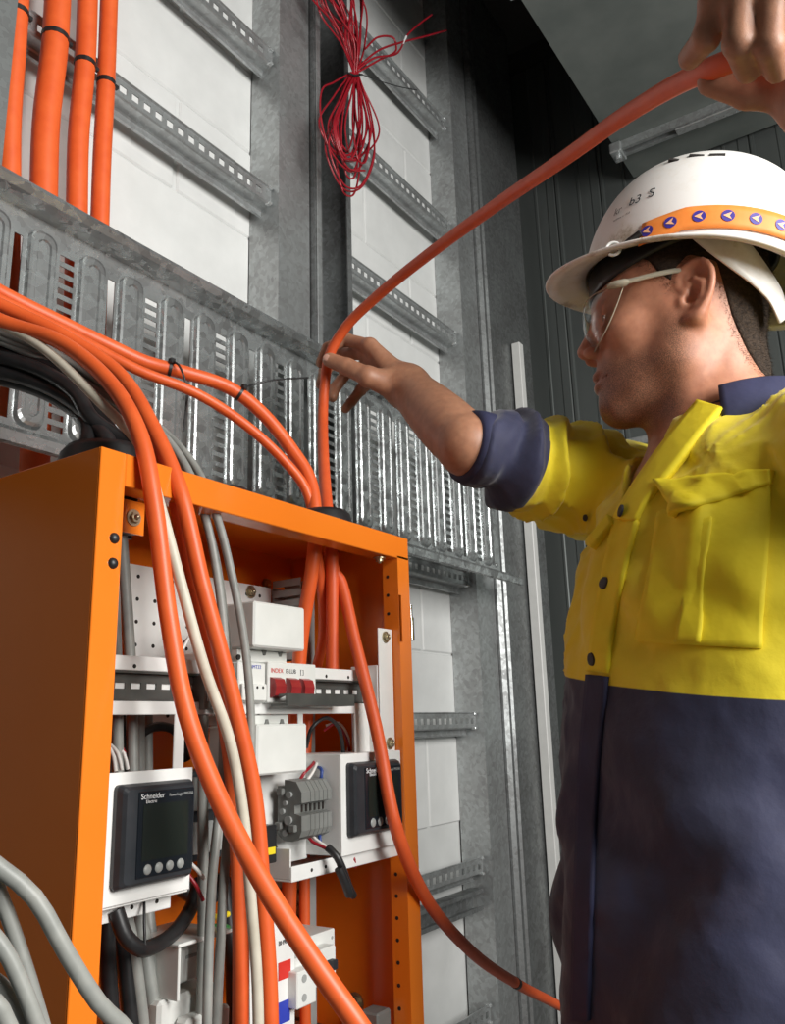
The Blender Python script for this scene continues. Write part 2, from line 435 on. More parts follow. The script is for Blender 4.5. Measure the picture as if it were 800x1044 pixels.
# ---------------- cable tray
tray = thing('cable_tray', 'galvanised perforated cable tray running along the wall above the cabinet', 'cable tray', None, (0, 0, 0))
TX0, TX1, TZ0, TZ1, TY = .10, 1.853, 1.565, 1.878, .905
xs = [TX0]; kind = []
k = -3
per = .1425
feats = []
while True:
    xp = .607+per*k; xsl = xp+per/2
    for c, hw, kd in ((xp, .0112, 'p'), (xsl, .0062, 's')):
        if c-hw > TX0+.01 and c+hw < TX1-.01: feats.append((c, hw, kd))
    k += 1
    if xp > TX1: break
feats.sort()
for c, hw, kd in feats:
    kind.append(None); xs.append(c-hw); kind.append(kd); xs.append(c+hw)
kind.append(None); xs.append(TX1)
zs = [TZ0]; zk = []
z = TZ0+.028
while z+.009 < TZ1-.028:
    zk.append(0); zs.append(z); zk.append(1); zs.append(z+.0085); z += .0158
zk.append(0); zs.append(TZ1)
nz = len(zk)
def hole(i, j):
    if kind[i] == 'p': return zk[j] == 1
    if kind[i] == 's': return 0 < j < nz-1
    return False
mb = MB(); plate_holes(mb, xs, zs, hole, TY, TY+.0016); mb.build('web', MT['galv_tray'], tray)
# pressed ribs between the openings
def rib_mesh(hw, z0, z1, h):
    mb = MB(); v = []; f = []
    def ring(ix, iz_, y):
        r = []
        a, b, c = hw-ix, z0+iz_, z1-iz_; cr = min(a, .014)
        for (cx, cz, a0) in ((a-cr, c-cr, 0), (-a+cr, c-cr, 90), (-a+cr, b+cr, 180), (a-cr, b+cr, 270)):
            for q in range(5):
                an = radians(a0+q*22.5); r.append((cx+cr*cos(an), y, cz+cr*sin(an)))
        return r
    rings = [ring(0, 0, 0), ring(.002, .003, -h*.75), ring(.005, .007, -h), ring(.0105, .014, -h), ring(.0125, .016, -h*.72)]
    n = len(rings[0])
    for r in rings: v += r
    for a in range(len(rings)-1):
        for i in range(n): f.append((a*n+i, (a+1)*n+i, (a+1)*n+(i+1) % n, a*n+(i+1) % n))
    mb.add(v, f, False); mb.add(rings[-1], [tuple(range(n))], False)
    return mb
rb = None
for i in range(len(feats)-1):
    a = feats[i][0]+feats[i][1]; b = feats[i+1][0]-feats[i+1][1]
    c = (a+b)/2
    if rb is None:
        rb = rib_mesh(.0205, TZ0+.022, TZ1-.020, .0075).build('rib', MT['galv_tray'], tray); rb.location = (c, TY, 0)
    else: link_copy(rb, tray, (c, TY, 0))
rl = MB(); rl.prism([(TY+.004, TZ1-.004), (TY-.020, TZ1-.004), (TY-.034, TZ1-.001), (TY-.040, TZ1+.006), (TY-.036, TZ1+.014), (TY-.026, TZ1+.018), (TY+.004, TZ1+.018)], 0, TX0, TX1+.006)
rl.build('side_rail', MT['galv_tray'], tray)
rl = MB(); rl.prism([(TY+.004, TZ0+.006), (TY-.038, TZ0+.004), (TY-.042, TZ0-.002), (TY-.042, TZ0-.016), (TY-.037, TZ0-.018), (TY-.035, TZ0-.004), (TY+.004, TZ0-.003)], 0, TX0, TX1+.035)
rl.build('side_rail', MT['galv_tray'], tray)
b_ = MB(); b_.dome((1.83, TY, TZ0+.03), (0, -1, 0), .006, .005); b_.build('bolt', MT['galv_dark'], tray)

# ---------------- ceiling struts
def ceil_strut(xc, y0, y1, label):
    t = thing('ceiling_strut', label, 'strut', None, (xc, y1, ZC))
    mb = MB(); mb.box(-.022, -.019, y0-y1, 0, -.024, -.0005); mb.box(.019, .022, y0-y1, 0, -.024, -.0005); mb.box(-.019, .019, y0-y1, 0, -.004, -.0005)
    mb.box(-.022, -.010, y0-y1, 0, -.026, -.024); mb.box(.010, .022, y0-y1, 0, -.026, -.024)
    mb.build('channel', MT['galv'], t)
    mb = MB(); mb.box(-.015, .015, -.34, -.16, -.032, -.027, .001); mb.build('splice_plate', MT['galv_bright'], t)
    mb = MB(); mb.box(-.030, .030, -.005, .030, -.034, -.001, .003); mb.build('end_bracket', MT['galv'], t)
    mb = MB(); mb.cyl((0, .012, -.046), (0, .012, -.034), .011, n=6); mb.build('bolt', MT['galv_bright'], t)
    return t
ceil_strut(2.225, -1.3, .60, 'steel strut under the grey ceiling just above the white helmet')
ceil_strut(1.500, -1.3, .60, 'steel strut under the grey ceiling at the top edge')
# ================================================================== CABINET
CX0, CX1, CY0, CY1, CZ0, CZ1 = .412, .870, .550, .740, .62, 1.447
cab = thing('switchboard_cabinet', 'bright orange open steel switchboard cabinet mounted on the wall frame', 'cabinet', None, (0, 0, 0))
O = MT['orange']
mb = MB(); mb.box(CX0, CX0+.002, CY0+.002, CY1, CZ0, CZ1, .0006); mb.build('side_panel', O, cab)
mb = MB(); mb.box(CX1-.002, CX1, CY0+.002, CY1, CZ0, CZ1, .0006); mb.build('side_panel', O, cab)
mb = MB(); mb.box(CX0+.002, CX1-.002, CY0+.002, CY1, CZ1-.002, CZ1, .0006); mb.build('top_panel', O, cab)
mb = MB(); mb.box(CX0+.002, CX1-.002, CY0+.002, CY1, CZ0, CZ0+.002); mb.build('bottom_panel', O, cab)
mb = MB(); mb.box(CX0+.002, CX1-.002, CY1-.002, CY1, CZ0+.002, CZ1-.002); mb.build('back_panel', O, cab)
LIP = .025
mb = MB(); mb.box(CX0, CX0+LIP, CY0, CY0+.002, CZ0, CZ1, .0007); mb.box(CX0+LIP-.002, CX0+LIP, CY0+.002, CY0+.022, CZ0, CZ1-LIP); mb.build('front_stile', O, cab)
# right stile with its lock slots
mb = MB(); plate_holes(mb, [CX1-LIP, CX1-LIP+.0005, CX1-LIP+.006, CX1], [CZ0, .80, .905, 1.318, 1.374, CZ1-LIP], lambda i, j: i == 1 and j in (1, 3), CY0, CY0+.002)
mb.box(CX1-LIP, CX1-LIP+.002, CY0+.002, CY0+.022, CZ0, CZ1-LIP)
st = mb.build('front_stile', O, cab)
hm = MB()
z = .70
while z < 1.41:
    hm.cyl((CX1-LIP-.0003, CY0+.015, z), (CX1-LIP+.0005, CY0+.015, z), .0021, n=10); z += .0225
hm.build('screw_holes', MT['hole'], st)
mb = MB(); mb.box(CX0+LIP, CX1, CY0, CY0+.002, CZ1-LIP-.003, CZ1, .0007); mb.box(CX0+LIP, CX1-.002, CY0+.002, CY0+.024, CZ1-LIP-.003, CZ1-LIP-.001); mb.build('front_rail', O, cab)
mb = MB(); mb.box(CX0+LIP, CX1-LIP, CY0, CY0+.002, CZ0, CZ0+LIP, .0007); mb.build('front_rail', O, cab)
# plugs in the left stile
for z in (1.3735, 1.3530):
    mb = MB(); mb.dome((CX0+.017, CY0, z), (0, -1, 0), .0047, .0035, 14); mb.build('plug', MT['black'], cab)
def bolt(parent, c, axis, r=.0065, mat='brass'):
    c = np.array(c, float); a = np.array(axis, float)
    mb = MB(); mb.cyl(c, c+a*.0012, r*1.25, n=16); mb.cyl(c+a*.0012, c+a*.0045, r*.85, n=6); mb.dome(c+a*.0045, a, r*.45, .003, 8)
    return mb.build('bolt', MT[mat], parent)
tb = MB(); tb.box(.452, .480, CY0+.026, CY0+.028, 1.388, 1.417); tb.build('fixing_tab', O, cab)
bolt(cab, (.468, CY0+.026, 1.402), (0, -1, 0), .006)
bolt(cab, (.824, CY0+.012, CZ1-LIP-.004), (0, 0, -1), .006)
bolt(cab, (CX1-.003, .640, .915), (-1, 0, 0), .009); bolt(cab, (CX1-.003, .648, .893), (-1, 0, 0), .009)
# hinge
hg = MB(); hg.box(CX1, CX1+.007, CY0+.004, CY0+.008, 1.325, 1.362); h1 = hg.build('hinge_leaf', O, cab)
hp = MB(); hp.cyl((CX1+.010, CY0+.006, 1.322), (CX1+.010, CY0+.006, 1.350), .0042, n=14); hp.cyl((CX1+.010, CY0+.006, 1.350), (CX1+.010, CY0+.006, 1.366), .0026, n=12)
hp.build('hinge_pin', MT['chrome'], h1)
# lock block low on the right
lk = MB(); lk.box(.818, .844, .575, .600, .86, .925, .002); l_ = lk.build('lock_block', MT['greyplastic'], cab)
bolt(l_, (.834, .575, .905), (0, -1, 0), .004)
lk = MB(); lk.box(.80, .835, .64, .70, .86, .90, .003); lk.build('lock_housing', MT['black'], cab)
for i_ in range(2):
    s_ = MB(); s_.tube(spline([(.80, .632-.006*i_, .86), (.812, .628-.006*i_, .884-.01*i_), (.826, .632-.006*i_, .888-.01*i_), (.838, .640, .868)], .004), .0016, 8); s_.build('spring', MT['chrome'], cab)
# glands on the top panel
def gland(c, r, h, label):
    t = thing('cable_gland', label, 'gland', 'black cable glands on the cabinet top', (c[0], c[1], CZ1))
    mb = MB(); n = 28; v = []; f = []
    prof = [(r*1.06, 0), (r*1.06, h*.25), (r, h*.45), (r*.93, h*.8), (r*.82, h), (r*.62, h*.98), (r*.58, h*.6)]
    for rr, hh in prof: v += [(rr*cos(2*pi*i/n), rr*sin(2*pi*i/n), hh) for i in range(n)]
    for a in range(len(prof)-1):
        for i in range(n): f.append((a*n+i, a*n+(i+1) % n, (a+1)*n+(i+1) % n, (a+1)*n+i))
    mb.add(v, f, True); mb.build('ring', MT['black'], t)
    mb = MB(); mb.cyl((0, 0, h*.2), (0, 0, h*.62), r*.6, n=20); mb.build('seal', MT['black'], t)
    return t
gland((.487, .640), .046, .034, 'big black gland on the cabinet corner taking the black cables')
gland((.772, .605), .034, .024, 'black gland on the cabinet top taking the orange cables')
gland((.611, .605), .024, .017, 'small black gland half hidden behind the grey cables on the cabinet top')

# ================================================================== EQUIPMENT
W = MT['white']; WP = MT['whiteplastic']
mp = thing('mounting_plate', 'white perforated mounting plate on the cabinet back', 'plate')
mb = MB(); mb.box(.567, .785, .700, .702, 1.225, 1.392); pl = mb.build('sheet', W, mp)
hm = MB()
for i in range(9):
    for j in range(7):
        hm.cyl((.579+.0232*i, .6997, 1.380-.0236*j), (.579+.0232*i, .7002, 1.380-.0236*j), .0022, n=8)
hm.build('punched_holes', MT['hole'], mp)
bolt(mp, (.748, .6995, 1.383), (0, -1, 0), .0065)
bolt(cab, (.818, .737, 1.405), (0, -1, 0), .0065)
mb = MB(); mb.box(.60, .62, .702, .7379, 1.30, 1.34); mb.build('standoff', W, mp)
def duct(x0, x1, y0, y1, z0, z1, label):
    t = thing('wiring_duct', label, 'wiring duct', None, (0, 0, 0))
    mb = MB(); mb.box(x0, x1, y1-.002, y1, z0, z1); mb.build('base', MT['duct'], t)
    z = z0; pitch = .0128
    fm = MB(); fm.box(0, .0018, y0, y1-.002, 0, pitch*.68)
    f0 = None
    while z < z1:
        for x in (x0, x1-.0018):
            if f0 is None: f0 = fm.build('finger', MT['duct'], t); f0.location = (x, 0, z)
            else: link_copy(f0, t, (x, 0, z))
        z += pitch
    mb = MB(); mb.box(x0-.001, x1+.001, y0-.0015, y0, z0, z1); mb.build('cover', MT['duct'], t)
    return t
duct(.788, .812, .655, .702, .88, 1.392, 'slotted grey wiring duct standing on the right of the mounting plate')

# equipment frame
fr = thing('equipment_frame', 'white bent-steel equipment frame bolted inside the cabinet opening', 'frame')
def bx(name, par, mat, *a, bev=.0006):
    mb = MB(); mb.box(*a, bev); return mb.build(name, mat, par)
bx('flange', fr, W, .815, .8435, .560, .562, 1.185, 1.333)
bx('top_bar', fr, W, .437, .815, .5750, .5768, 1.272, 1.284)
bx('bottom_bar', fr, W, .437, .815, .5750, .5768, 1.236, 1.247)
bx('side_wall', fr, W, .8135, .815, .562, .600, 1.185, 1.290)
bx('upright', fr, W, .522, .534, .5750, .5768, 1.189, 1.236)
bx('upright', fr, W, .688, .696, .5750, .5768, 1.185, 1.236)
bx('upright', fr, W, .786, .815, .5750, .5768, 1.185, 1.236)
bolt(fr, (.829, .560, 1.323), (0, -1, 0), .0055); bolt(fr, (.832, .560, 1.202), (0, -1, 0), .0055)
for x in (.476, .518, .560, .735, .775):
    mb = MB(); mb.cyl((x, .5748, 1.2755), (x, .5755, 1.2755), .0019, n=8); mb.build('screw_hole', MT['hole'], fr)
# DIN rail
dr = thing('din_rail', 'long slotted grey mounting rail across the equipment frame', 'rail')
xs = [.438]; x = .447
while x < .805: xs += [x, x+.0105]; x += .0165
xs.append(.812)
mb = MB(); plate_holes(mb, xs, [1.249, 1.2575, 1.2625, 1.270], lambda i, j: j == 1 and i % 2 == 1, .5830, .5842)
mb.box(.438, .812, .5760, .5830, 1.2700, 1.2712); mb.box(.438, .812, .5760, .5830, 1.2478, 1.2490)
mb.box(.438, .812, .5760, .5772, 1.2712, 1.2755); mb.box(.438, .812, .5760, .5772, 1.2435, 1.2478)
mb.build('rail', MT['rail'], dr)
bx('rail_backing', fr, W, .440, .812, .5846, .5856, 1.250, 1.270)
ex = thing('rail_offcut', 'short cut rail piece sticking out under the red switches', 'rail', None, (0, 0, 0))
mb = MB(); mb.prism([(.545, 1.243), (.566, 1.243), (.566, 1.2455), (.5475, 1.2455), (.5475, 1.2525), (.556, 1.2525), (.556, 1.2545), (.545, 1.2545)], 0, .636, .745); mb.build('rail', MT['rail'], ex)

def cover_unit(x0, x1, z0, z1, zb0, zb1, label, up):
    t = thing('terminal_cover_unit', label, 'relay')
    bx('body', t, WP, x0+.002, x1-.002, .578, .66, zb0, zb1, bev=.0015)
    bx('cover', t, WP, x0, x1, .556, .62, z0, z1, bev=.0018)
    ze = z0 if up else z1
    for k in range(3):
        x = x0+.014+k*(x1-x0-.028)/2
        mb = MB(); s = -1 if up else 1
        mb.prism([(x-.003, ze), (x+.003, ze), (x+.0012, ze+s*.005), (x-.0012, ze+s*.005)] if s > 0 else [(x+.003, ze), (x-.003, ze), (x-.0012, ze+s*.005), (x+.0012, ze+s*.005)], 1, .5765, .582)
        mb.build('notch', MT['greyplastic'], t)
    return t
cover_unit(.600, .676, 1.298, 1.342, 1.285, 1.2985, 'white plastic relay with plain cover above the red switches', True)
cover_unit(.606, .679, 1.180, 1.226, 1.2255, 1.2355, 'white plastic relay with plain cover below the red switches', False)
# triple red switch
sw = thing('triple_switch', 'white breaker with three dark red toggles on the mounting rail', 'breaker')
bx('body', sw, WP, .6315, .706, .566, .64, 1.2465, 1.286, bev=.001)
for k, x in enumerate((.634, .6575, .6785)):
    mb = MB(); mb.prism([(.5655, 1.271), (.560, 1.269), (.5575, 1.262), (.559, 1.253), (.5655, 1.251)], 0, x, x+.0150)
    mb.build('toggle', MT['redplastic'], sw)
for k, s in enumerate(('INDEX', 'E-LUB', '[ ]')):
    text_mesh('print', s, .0062, MT['red'] if k == 0 else MT['ink'], sw, (.635+.0225*k, .5657, 1.2755), (1, 0, 0), (0, 0, 1))
dv = thing('contact_block', 'white contact block left of the red switches behind the cables', 'breaker')
bx('body', dv, WP, .592, .630, .568, .64, 1.2465, 1.284, bev=.001)
bx('lower_face', dv, WP, .594, .628, .564, .569, 1.248, 1.264, bev=.0008)
text_mesh('print', 'IMT32', .0050, MT['blue'], dv, (.610, .5677, 1.2785), (1, 0, 0), (0, 0, 1))
for x in (.598, .606, .614, .622):
    mb = MB(); mb.cyl((x, .5636, 1.2605), (x, .5645, 1.2605), .0014, n=8); mb.build('test_point', MT['hole'], dv)
for x in (.602, .616):
    mb = MB(); mb.cyl((x, .577, 1.2895), (x, .5785, 1.2895), .0028, n=10); mb.build('terminal_hole', MT['hole'], dv)
# dark small terminal group left of the switches
tg = thing('terminal_group', 'small dark terminal blocks on the rail behind the orange cables', 'terminals')
for k in range(4):
    x = .550+.0095*k
    bx('module', tg, MT['greyplastic'], x, x+.0085, .568, .62, 1.240, 1.283, bev=.001)
    mb = MB(); mb.cyl((x+.004, .5675, 1.272), (x+.004, .5685, 1.272), .0028, n=10); mb.build('screw', MT['chrome'], tg)
    bx('clip', tg, MT['duct'], x+.002, x+.0065, .5655, .568, 1.247, 1.256, bev=.0005)

# ---- meters
def meter(x0, z0, z1, y, w_, label, scale=1.0):
    t = thing('power_meter', label, 'meter', None, (x0, y, z0)); h = z1-z0
    # tapered bezel
    mb = MB(); rings = []
    for (ins, yy) in ((0, 0), (0, -.005), (.002, -.0095), (.0045, -.0115)):
        rings.append([(ins, yy, ins), (w_-ins, yy, ins), (w_-ins, yy, h-ins), (ins, yy, h-ins)])
    # rounded corners
    def rr(ins, yy):
        a0, a1, b0, b1 = ins, w_-ins, ins, h-ins; c = .004; r = []
        for (cx, cz, st_) in ((a1-c, b1-c, 0), (a0+c, b1-c, 90), (a0+c, b0+c, 180), (a1-c, b0+c, 270)):
            for q in range(4): an = radians(st_+30*q); r.append((cx+c*cos(an), yy, cz+c*sin(an)))
        return r
    R4 = [rr(*p) for p in ((0, 0), (0, -.004), (.0018, -.0085), (.004, -.0112))]; n = len(R4[0]); v = sum(R4, []); f = []
    for a in range(3):
        for i in range(n): f.append((a*n+i, (a+1)*n+i, (a+1)*n+(i+1) % n, a*n+(i+1) % n))
    mb.add(v, f, False); mb.add(R4[-1], [tuple(range(n))], False); mb.build('bezel', MT['meter'], t)
    mb = MB(); mb.box(w_*.19, w_*.94, -.0120, -.0108, h*.09, h*.92, .0006); mb.build('face', MT['meterface'], t)
    mb = MB(); mb.box(w_*.25, w_*.86, -.0123, -.0118, h*.25, h*.79); mb.build('screen', MT['lcd'], t)
    for k in range(4):
        x = w_*(.335+.145*k); mb = MB(); mb.dome((x, -.0119, h*.165), (0, -1, 0), w_*.052, .0014, 14); mb.build('button', MT['meterbtn'], t)
    text_mesh('logo', 'Schneider', w_*.078, MT['printwhite'], t, (w_*.215, -.0121, h*.845), (1, 0, 0), (0, 0, 1))
    text_mesh('logo', 'Electric', w_*.048, MT['printwhite'], t, (w_*.28, -.0121, h*.803), (1, 0, 0), (0, 0, 1))
    text_mesh('model_print', 'PowerLogic PM5350', w_*.040, MT['duct'], t, (w_*.585, -.0121, h*.85), (1, 0, 0), (0, 0, 1))
    mb = MB(); mb.box(w_*.06, w_*.94, .0022, .05, h*.06, h*.94); mb.build('rear_case', MT['meter'], t)
    return t
mb1 = thing('meter_bracket', 'white sheet bracket carrying the left power meter', 'bracket')
bx('plate', mb1, W, .438, .527, .556, .558, 1.096, 1.192)
bx('lower_lip', mb1, W, .438, .520, .570, .572, 1.082, 1.100)
bx('shelf', mb1, W, .438, .527, .558, .572, 1.094, 1.096)
for x in (.480, .505):
    mb = MB(); mb.cyl((x, .5697, 1.0895), (x, .5705, 1.0895), .0018, n=8); mb.build('screw_hole', MT['hole'], mb1)
meter(.446, 1.107, 1.183, .556, .0765, 'larger-looking black power meter with grey buttons on the left of the cabinet')
mb2 = thing('meter_bracket', 'white folded box bracket carrying the right power meter', 'bracket')
bx('front_plate', mb2, W, .730, .8435, .553, .555, 1.094, 1.194)
bx('side_plate', mb2, W, .730, .732, .555, .640, 1.094, 1.194)
bx('top_plate', mb2, W, .732, .8435, .555, .640, 1.192, 1.194)
bx('lower_plate', mb2, W, .660, .732, .600, .602, 1.090, 1.194)
bx('shelf_lip', mb2, W, .660, .8435, .560, .562, 1.080, 1.094)
bx('shelf', mb2, W, .660, .8435, .562, .640, 1.080, 1.082)
bx('shelf_side', mb2, W, .660, .662, .562, .640, 1.082, 1.110)
bolt(mb2, (.832, .553, 1.101), (0, -1, 0), .0055); bolt(mb2, (.676, .5995, 1.106), (0, -1, 0), .0055)
for x in (.690, .712):
    mb = MB(); mb.cyl((x, .5597, 1.087), (x, .5605, 1.087), .0018, n=8); mb.build('screw_hole', MT['hole'], mb2)
meter(.7385, 1.111, 1.185, .553, .092, 'black power meter with dark screen on the right of the cabinet')
# ---- grey terminal stack
tk = thing('terminal_stack', 'stack of grey terminal blocks left of the right power meter', 'terminals')
prof = [(.566, 1.118), (.563, 1.124), (.563, 1.138), (.572, 1.140), (.572, 1.148), (.563, 1.150), (.563, 1.160), (.570, 1.170), (.585, 1.172), (.585, 1.166), (.594, 1.166), (.594, 1.120), (.585, 1.114), (.575, 1.114)]
for k in range(6):
    x = .686+.0068*k
    mb = MB(); mb.prism(prof, 0, x, x+.0062); b0 = mb.build('terminal_block', MT['greyplastic'], tk)
    bx('screw_slot', tk, MT['hole'], x+.0015, x+.0045, .5712, .5722, 1.1405, 1.1475, bev=0)
ep = MB(); ep.prism([(y_-.002, z_) for y_, z_ in prof], 0, .676, .6855); e0 = ep.build('end_plate', MT['greyplastic'], tk)
for (y_, z_, r) in ((.575, 1.158, .0035), (.580, 1.150, .0025), (.576, 1.134, .0045), (.584, 1.142, .003), (.580, 1.122, .003)):
    mb = MB(); mb.cyl((.6725, y_, z_), (.676, y_, z_), r, r*.8, 10); mb.build('stud', MT['duct'], tk)
for (y_, z_) in ((.586, 1.160), (.588, 1.128), (.570, 1.126)):
    bx('moulding', tk, MT['greyplastic'], .671, .676, y_-.004, y_+.004, z_-.003, z_+.004, bev=.001)
yt = thing('yellow_marker', 'small yellow marker tag on the black block below the relay', 'tag', None, (0, 0, 0))
bx('block', yt, MT['black'], .634, .656, .575, .62, 1.098, 1.132, bev=.001)
bx('tag', yt, MT['yellow'], .640, .6525, .5735, .575, 1.106, 1.1125, bev=.0004)

# ---- lower equipment
bk = thing('lower_breaker', 'white breaker with hollow open top at the bottom behind the grey cables', 'breaker')
bx('roof', bk, WP, .528, .590, .568, .64, 1.050, 1.053, bev=.0008)
bx('back', bk, WP, .530, .590, .612, .64, 1.010, 1.050)
bx('cheek', bk, WP, .530, .533, .570, .612, 1.010, 1.050)
bx('inner', bk, WP, .548, .588, .588, .612, 1.016, 1.043, bev=.002)
bx('slot', bk, MT['duct'], .555, .580, .5875, .589, 1.034, 1.037)
bk = thing('lower_breaker', 'white rounded breaker at the bottom edge below the hollow one', 'breaker')
bx('body', bk, WP, .522, .588, .582, .65, .950, 1.010, bev=.003)
bx('step', bk, WP, .538, .588, .566, .582, .950, .995, bev=.003)
for z in (.985, .974, .963):
    mb = MB(); mb.cyl((.546, .5652, z), (.546, .567, z), .0032, n=10); mb.build('terminal_hole', MT['duct'], bk)
bd = thing('label_board', 'white board with red and blue strips at the bottom behind orange cables', 'board')
bx('board', bd, W, .607, .672, .566, .572, .90, 1.048)
bx('red_strip', bd, MT['red'], .648, .665, .5652, .566, .998, 1.013, bev=0); bx('blue_strip', bd, MT['blue'], .643, .664, .5652, .566, .962, .980, bev=0)
bx('red_line', bd, MT['red'], .609, .630, .5652, .566, 1.024, 1.0265, bev=0); bx('lower_red_strip', bd, MT['red'], .648, .664, .5652, .566, .94, .955, bev=0)
for z in (1.0, .985, .970, .955):
    bx('slot', bd, MT['ink'], .620, .625, .5652, .566, z, z+.006, bev=0)
text_mesh('print', 'BH90 5', .0055, MT['ink'], bd, (.648, .5655, 1.0275), (1, 0, 0), (0, 0, 1))
mc = thing('circuit_breaker', 'white circuit breaker with black toggle low on the right of the cabinet', 'breaker')
bx('body', mc, WP, .674, .757, .584, .655, .974, 1.020, bev=.001)
bx('nose', mc, WP, .674, .738, .568, .584, .978, 1.010, bev=.0015)
bx('toggle', mc, MT['ink'], .722, .731, .560, .568, .990, .999, bev=.001)
bx('front_block', mc, WP, .662, .690, .555, .568, .972, 1.003, bev=.001)
for z in (.996, .980):
    mb = MB(); mb.cyl((.672, .5545, z), (.672, .556, z), .0035, n=12); mb.build('terminal_hole', MT['duct'], mc)
for z in (1.012, 1.003, .994, .985):
    mb = MB(); mb.cyl((.752, .5835, z), (.752, .585, z), .0016, n=8); mb.build('terminal_hole', MT['duct'], mc)

ct = thing('contactor', 'dark grey contactor half hidden behind the grey cables right of the left meter', 'contactor')
bx('body', ct, MT['meter'], .575, .628, .615, .69, 1.105, 1.185, bev=.002)
for k in range(3):
    bx('terminal_cover', ct, MT['greyplastic'], .578+.0165*k, .5925+.0165*k, .608, .615, 1.150, 1.180, bev=.001)
    bx('terminal_slot', ct, MT['duct'], .581+.0165*k, .5895+.0165*k, .609, .615, 1.112, 1.140, bev=.001)
# ================================================================== CABLES
def P(*pts): return [at(*p) for p in pts]
LEAD = ('orange cables swept from the tray into the cabinet', 'grey cables draped over the cabinet', 'black cables curving into the corner gland', 'grey cables looping in the lower left foreground')
TAIL = ('orange cables swept from the tray into the cabinet', 'grey cables draped over the cabinet', 'grey cables looping in the lower left foreground', 'grey cables inside the cabinet on the left', 'black cables under the left meter')
def cable(name, label, pts, r, mat, cat='cable', group=None, step=.010, n=14):
    pts = [np.array(p, float) for p in pts]
    if group in LEAD or name == 'cream_cable':       # carry on along the tray, out of sight
        pts = [pts[0]+np.array((-.60, .04, -.02)), pts[0]+np.array((-.25, .02, 0))] + pts
    if (group in TAIL or name == 'cream_cable') and pts[-1][2] < 1.08 and pts[-1][2] > .80:
        pts = pts + [pts[-1]+np.array((.01, .005, -.12)), pts[-1]+np.array((.015, .01, .66-pts[-1][2]))]
    mb = MB(); c = spline(pts, step); mb.tube(c, r, n)
    o = mb.build(name, MT[mat])
    tag(o, label, cat, group)
    return o, c
def tie(parent, c, tdir, r, tail=None, headdir=None, w_=.0035):
    """a cable tie ring round a cable at c"""
    c = np.array(c, float); a = np.array(tdir, float); a /= np.linalg.norm(a)
    mb = MB(); mb.cyl(c-a*w_/2, c+a*w_/2, r+.0009, n=18)
    hd = np.array(headdir if headdir is not None else (0, -1, 0), float); hd -= a*(hd@a); hd /= np.linalg.norm(hd)
    h = c+hd*(r+.002); k = .0032
    mb.box(h[0]-k, h[0]+k, h[1]-k, h[1]+k, h[2]-k, h[2]+k, .0006)
    if tail is not None: mb.tube(spline([h]+[np.array(q) for q in tail], .006), .0013, 6)
    return mb.build('cable_tie', MT['black'], parent)

G4 = 'four orange cables tied to the wall strut'
four = [((20, -25), (15, 50), (10, 120), (9, 190), 10.5, 'leftmost of the four vertical orange cables at the top left', .905),
        ((60, -25), (56, 45), (47, 125), (44, 215), 13.0, 'thickest vertical orange cable, second of the four at the top left', .915),
        ((90, -25), (87, 60), (80, 140), (78, 235), 10.5, 'third from the left of the four vertical orange cables', .925),
        ((112, -25), (108, 85), (104, 160), (101, 250), 9.5, 'rightmost of the four vertical orange cables at the top left', .930)]
tz = [20, 42, 64, 85]
for i, (a, b, c, d_, hw, lab, Y) in enumerate(four):
    Yk = .962
    p0 = at(*a, Yk); X = at(*b, Yk); X2 = at(*c, Yk); X3 = at(*d_, Yk)
    rad = hw/690.0
    top = np.array(p0)+(np.array(p0)-np.array(X))*1.6
    bot = X3+(X3-X2)*3.2; 
    o, cc = cable('orange_cable', lab, [top, p0, X, X2, X3, bot], rad, 'cable_o', group=G4)
    ty = at([30, 57, 87, 107][i], tz[i], Yk)
    j = int(np.argmin(np.linalg.norm(cc-ty, axis=1)))
    tie(o, cc[j], cc[j+1]-cc[j-1], rad, None, (1, -.35, 0), .0075)

# ---- orange cables sweeping into the cabinet
G = 'orange cables swept from the tray into the cabinet'
RO = .0083
o, c1 = cable('orange_cable', 'upper thick orange cable sweeping along the tray into the gland', P((-60, 262, .80), (0, 298, .78), (60, 328, .76), (110, 352, .74), (150, 370, .725), (185, 379, .705), (235, 396, .68), (268, 422, .66), (297, 458, .640), (316, 490, .622)) + [np.array((.757, .607, CZ1-.01)), np.array((.768, .640, 1.30)), np.array((.770, .660, .92))], RO, 'cable_o', group=G)
j = int(np.argmin(np.linalg.norm(c1-at(177, 376, .71), axis=1))); tie(o, c1[j], c1[j+1]-c1[j-1], RO, P((182, 372, .695), (190, 395, .69), (187, 440, .70)), (0, -1, .6))
j = int(np.argmin(np.linalg.norm(c1-at(243, 402, .677), axis=1))); tie(o, c1[j], c1[j+1]-c1[j-1], RO, P((255, 393, .67), (275, 388, .66), (314, 385, .65)), (0, -1, .8))
cable('orange_cable', 'thin orange cable below the thick one curving into the gland', P((-60, 275, .79), (0, 306, .77), (70, 340, .74), (140, 377, .70), (200, 401, .67), (250, 433, .652), (288, 468, .635), (312, 500, .62)) + [np.array((.766, .612, CZ1-.02)), np.array((.800, .63, 1.33)), np.array((.792, .645, 1.25)), np.array((.786, .648, .95))], .0060, 'cable_o', group=G)
cable('orange_cable', 'nearest orange cable crossing diagonally down over the cabinet front', P((-60, 296, .76), (0, 327, .72), (60, 348, .66), (110, 388, .60), (143, 445, .55), (158, 520, .532), (172, 630, .525), (190, 725, .505), (222, 812, .475), (268, 900, .435), (318, 978, .40), (370, 1052, .37), (400, 1100, .36)), .0074, 'cable_o', group=G)
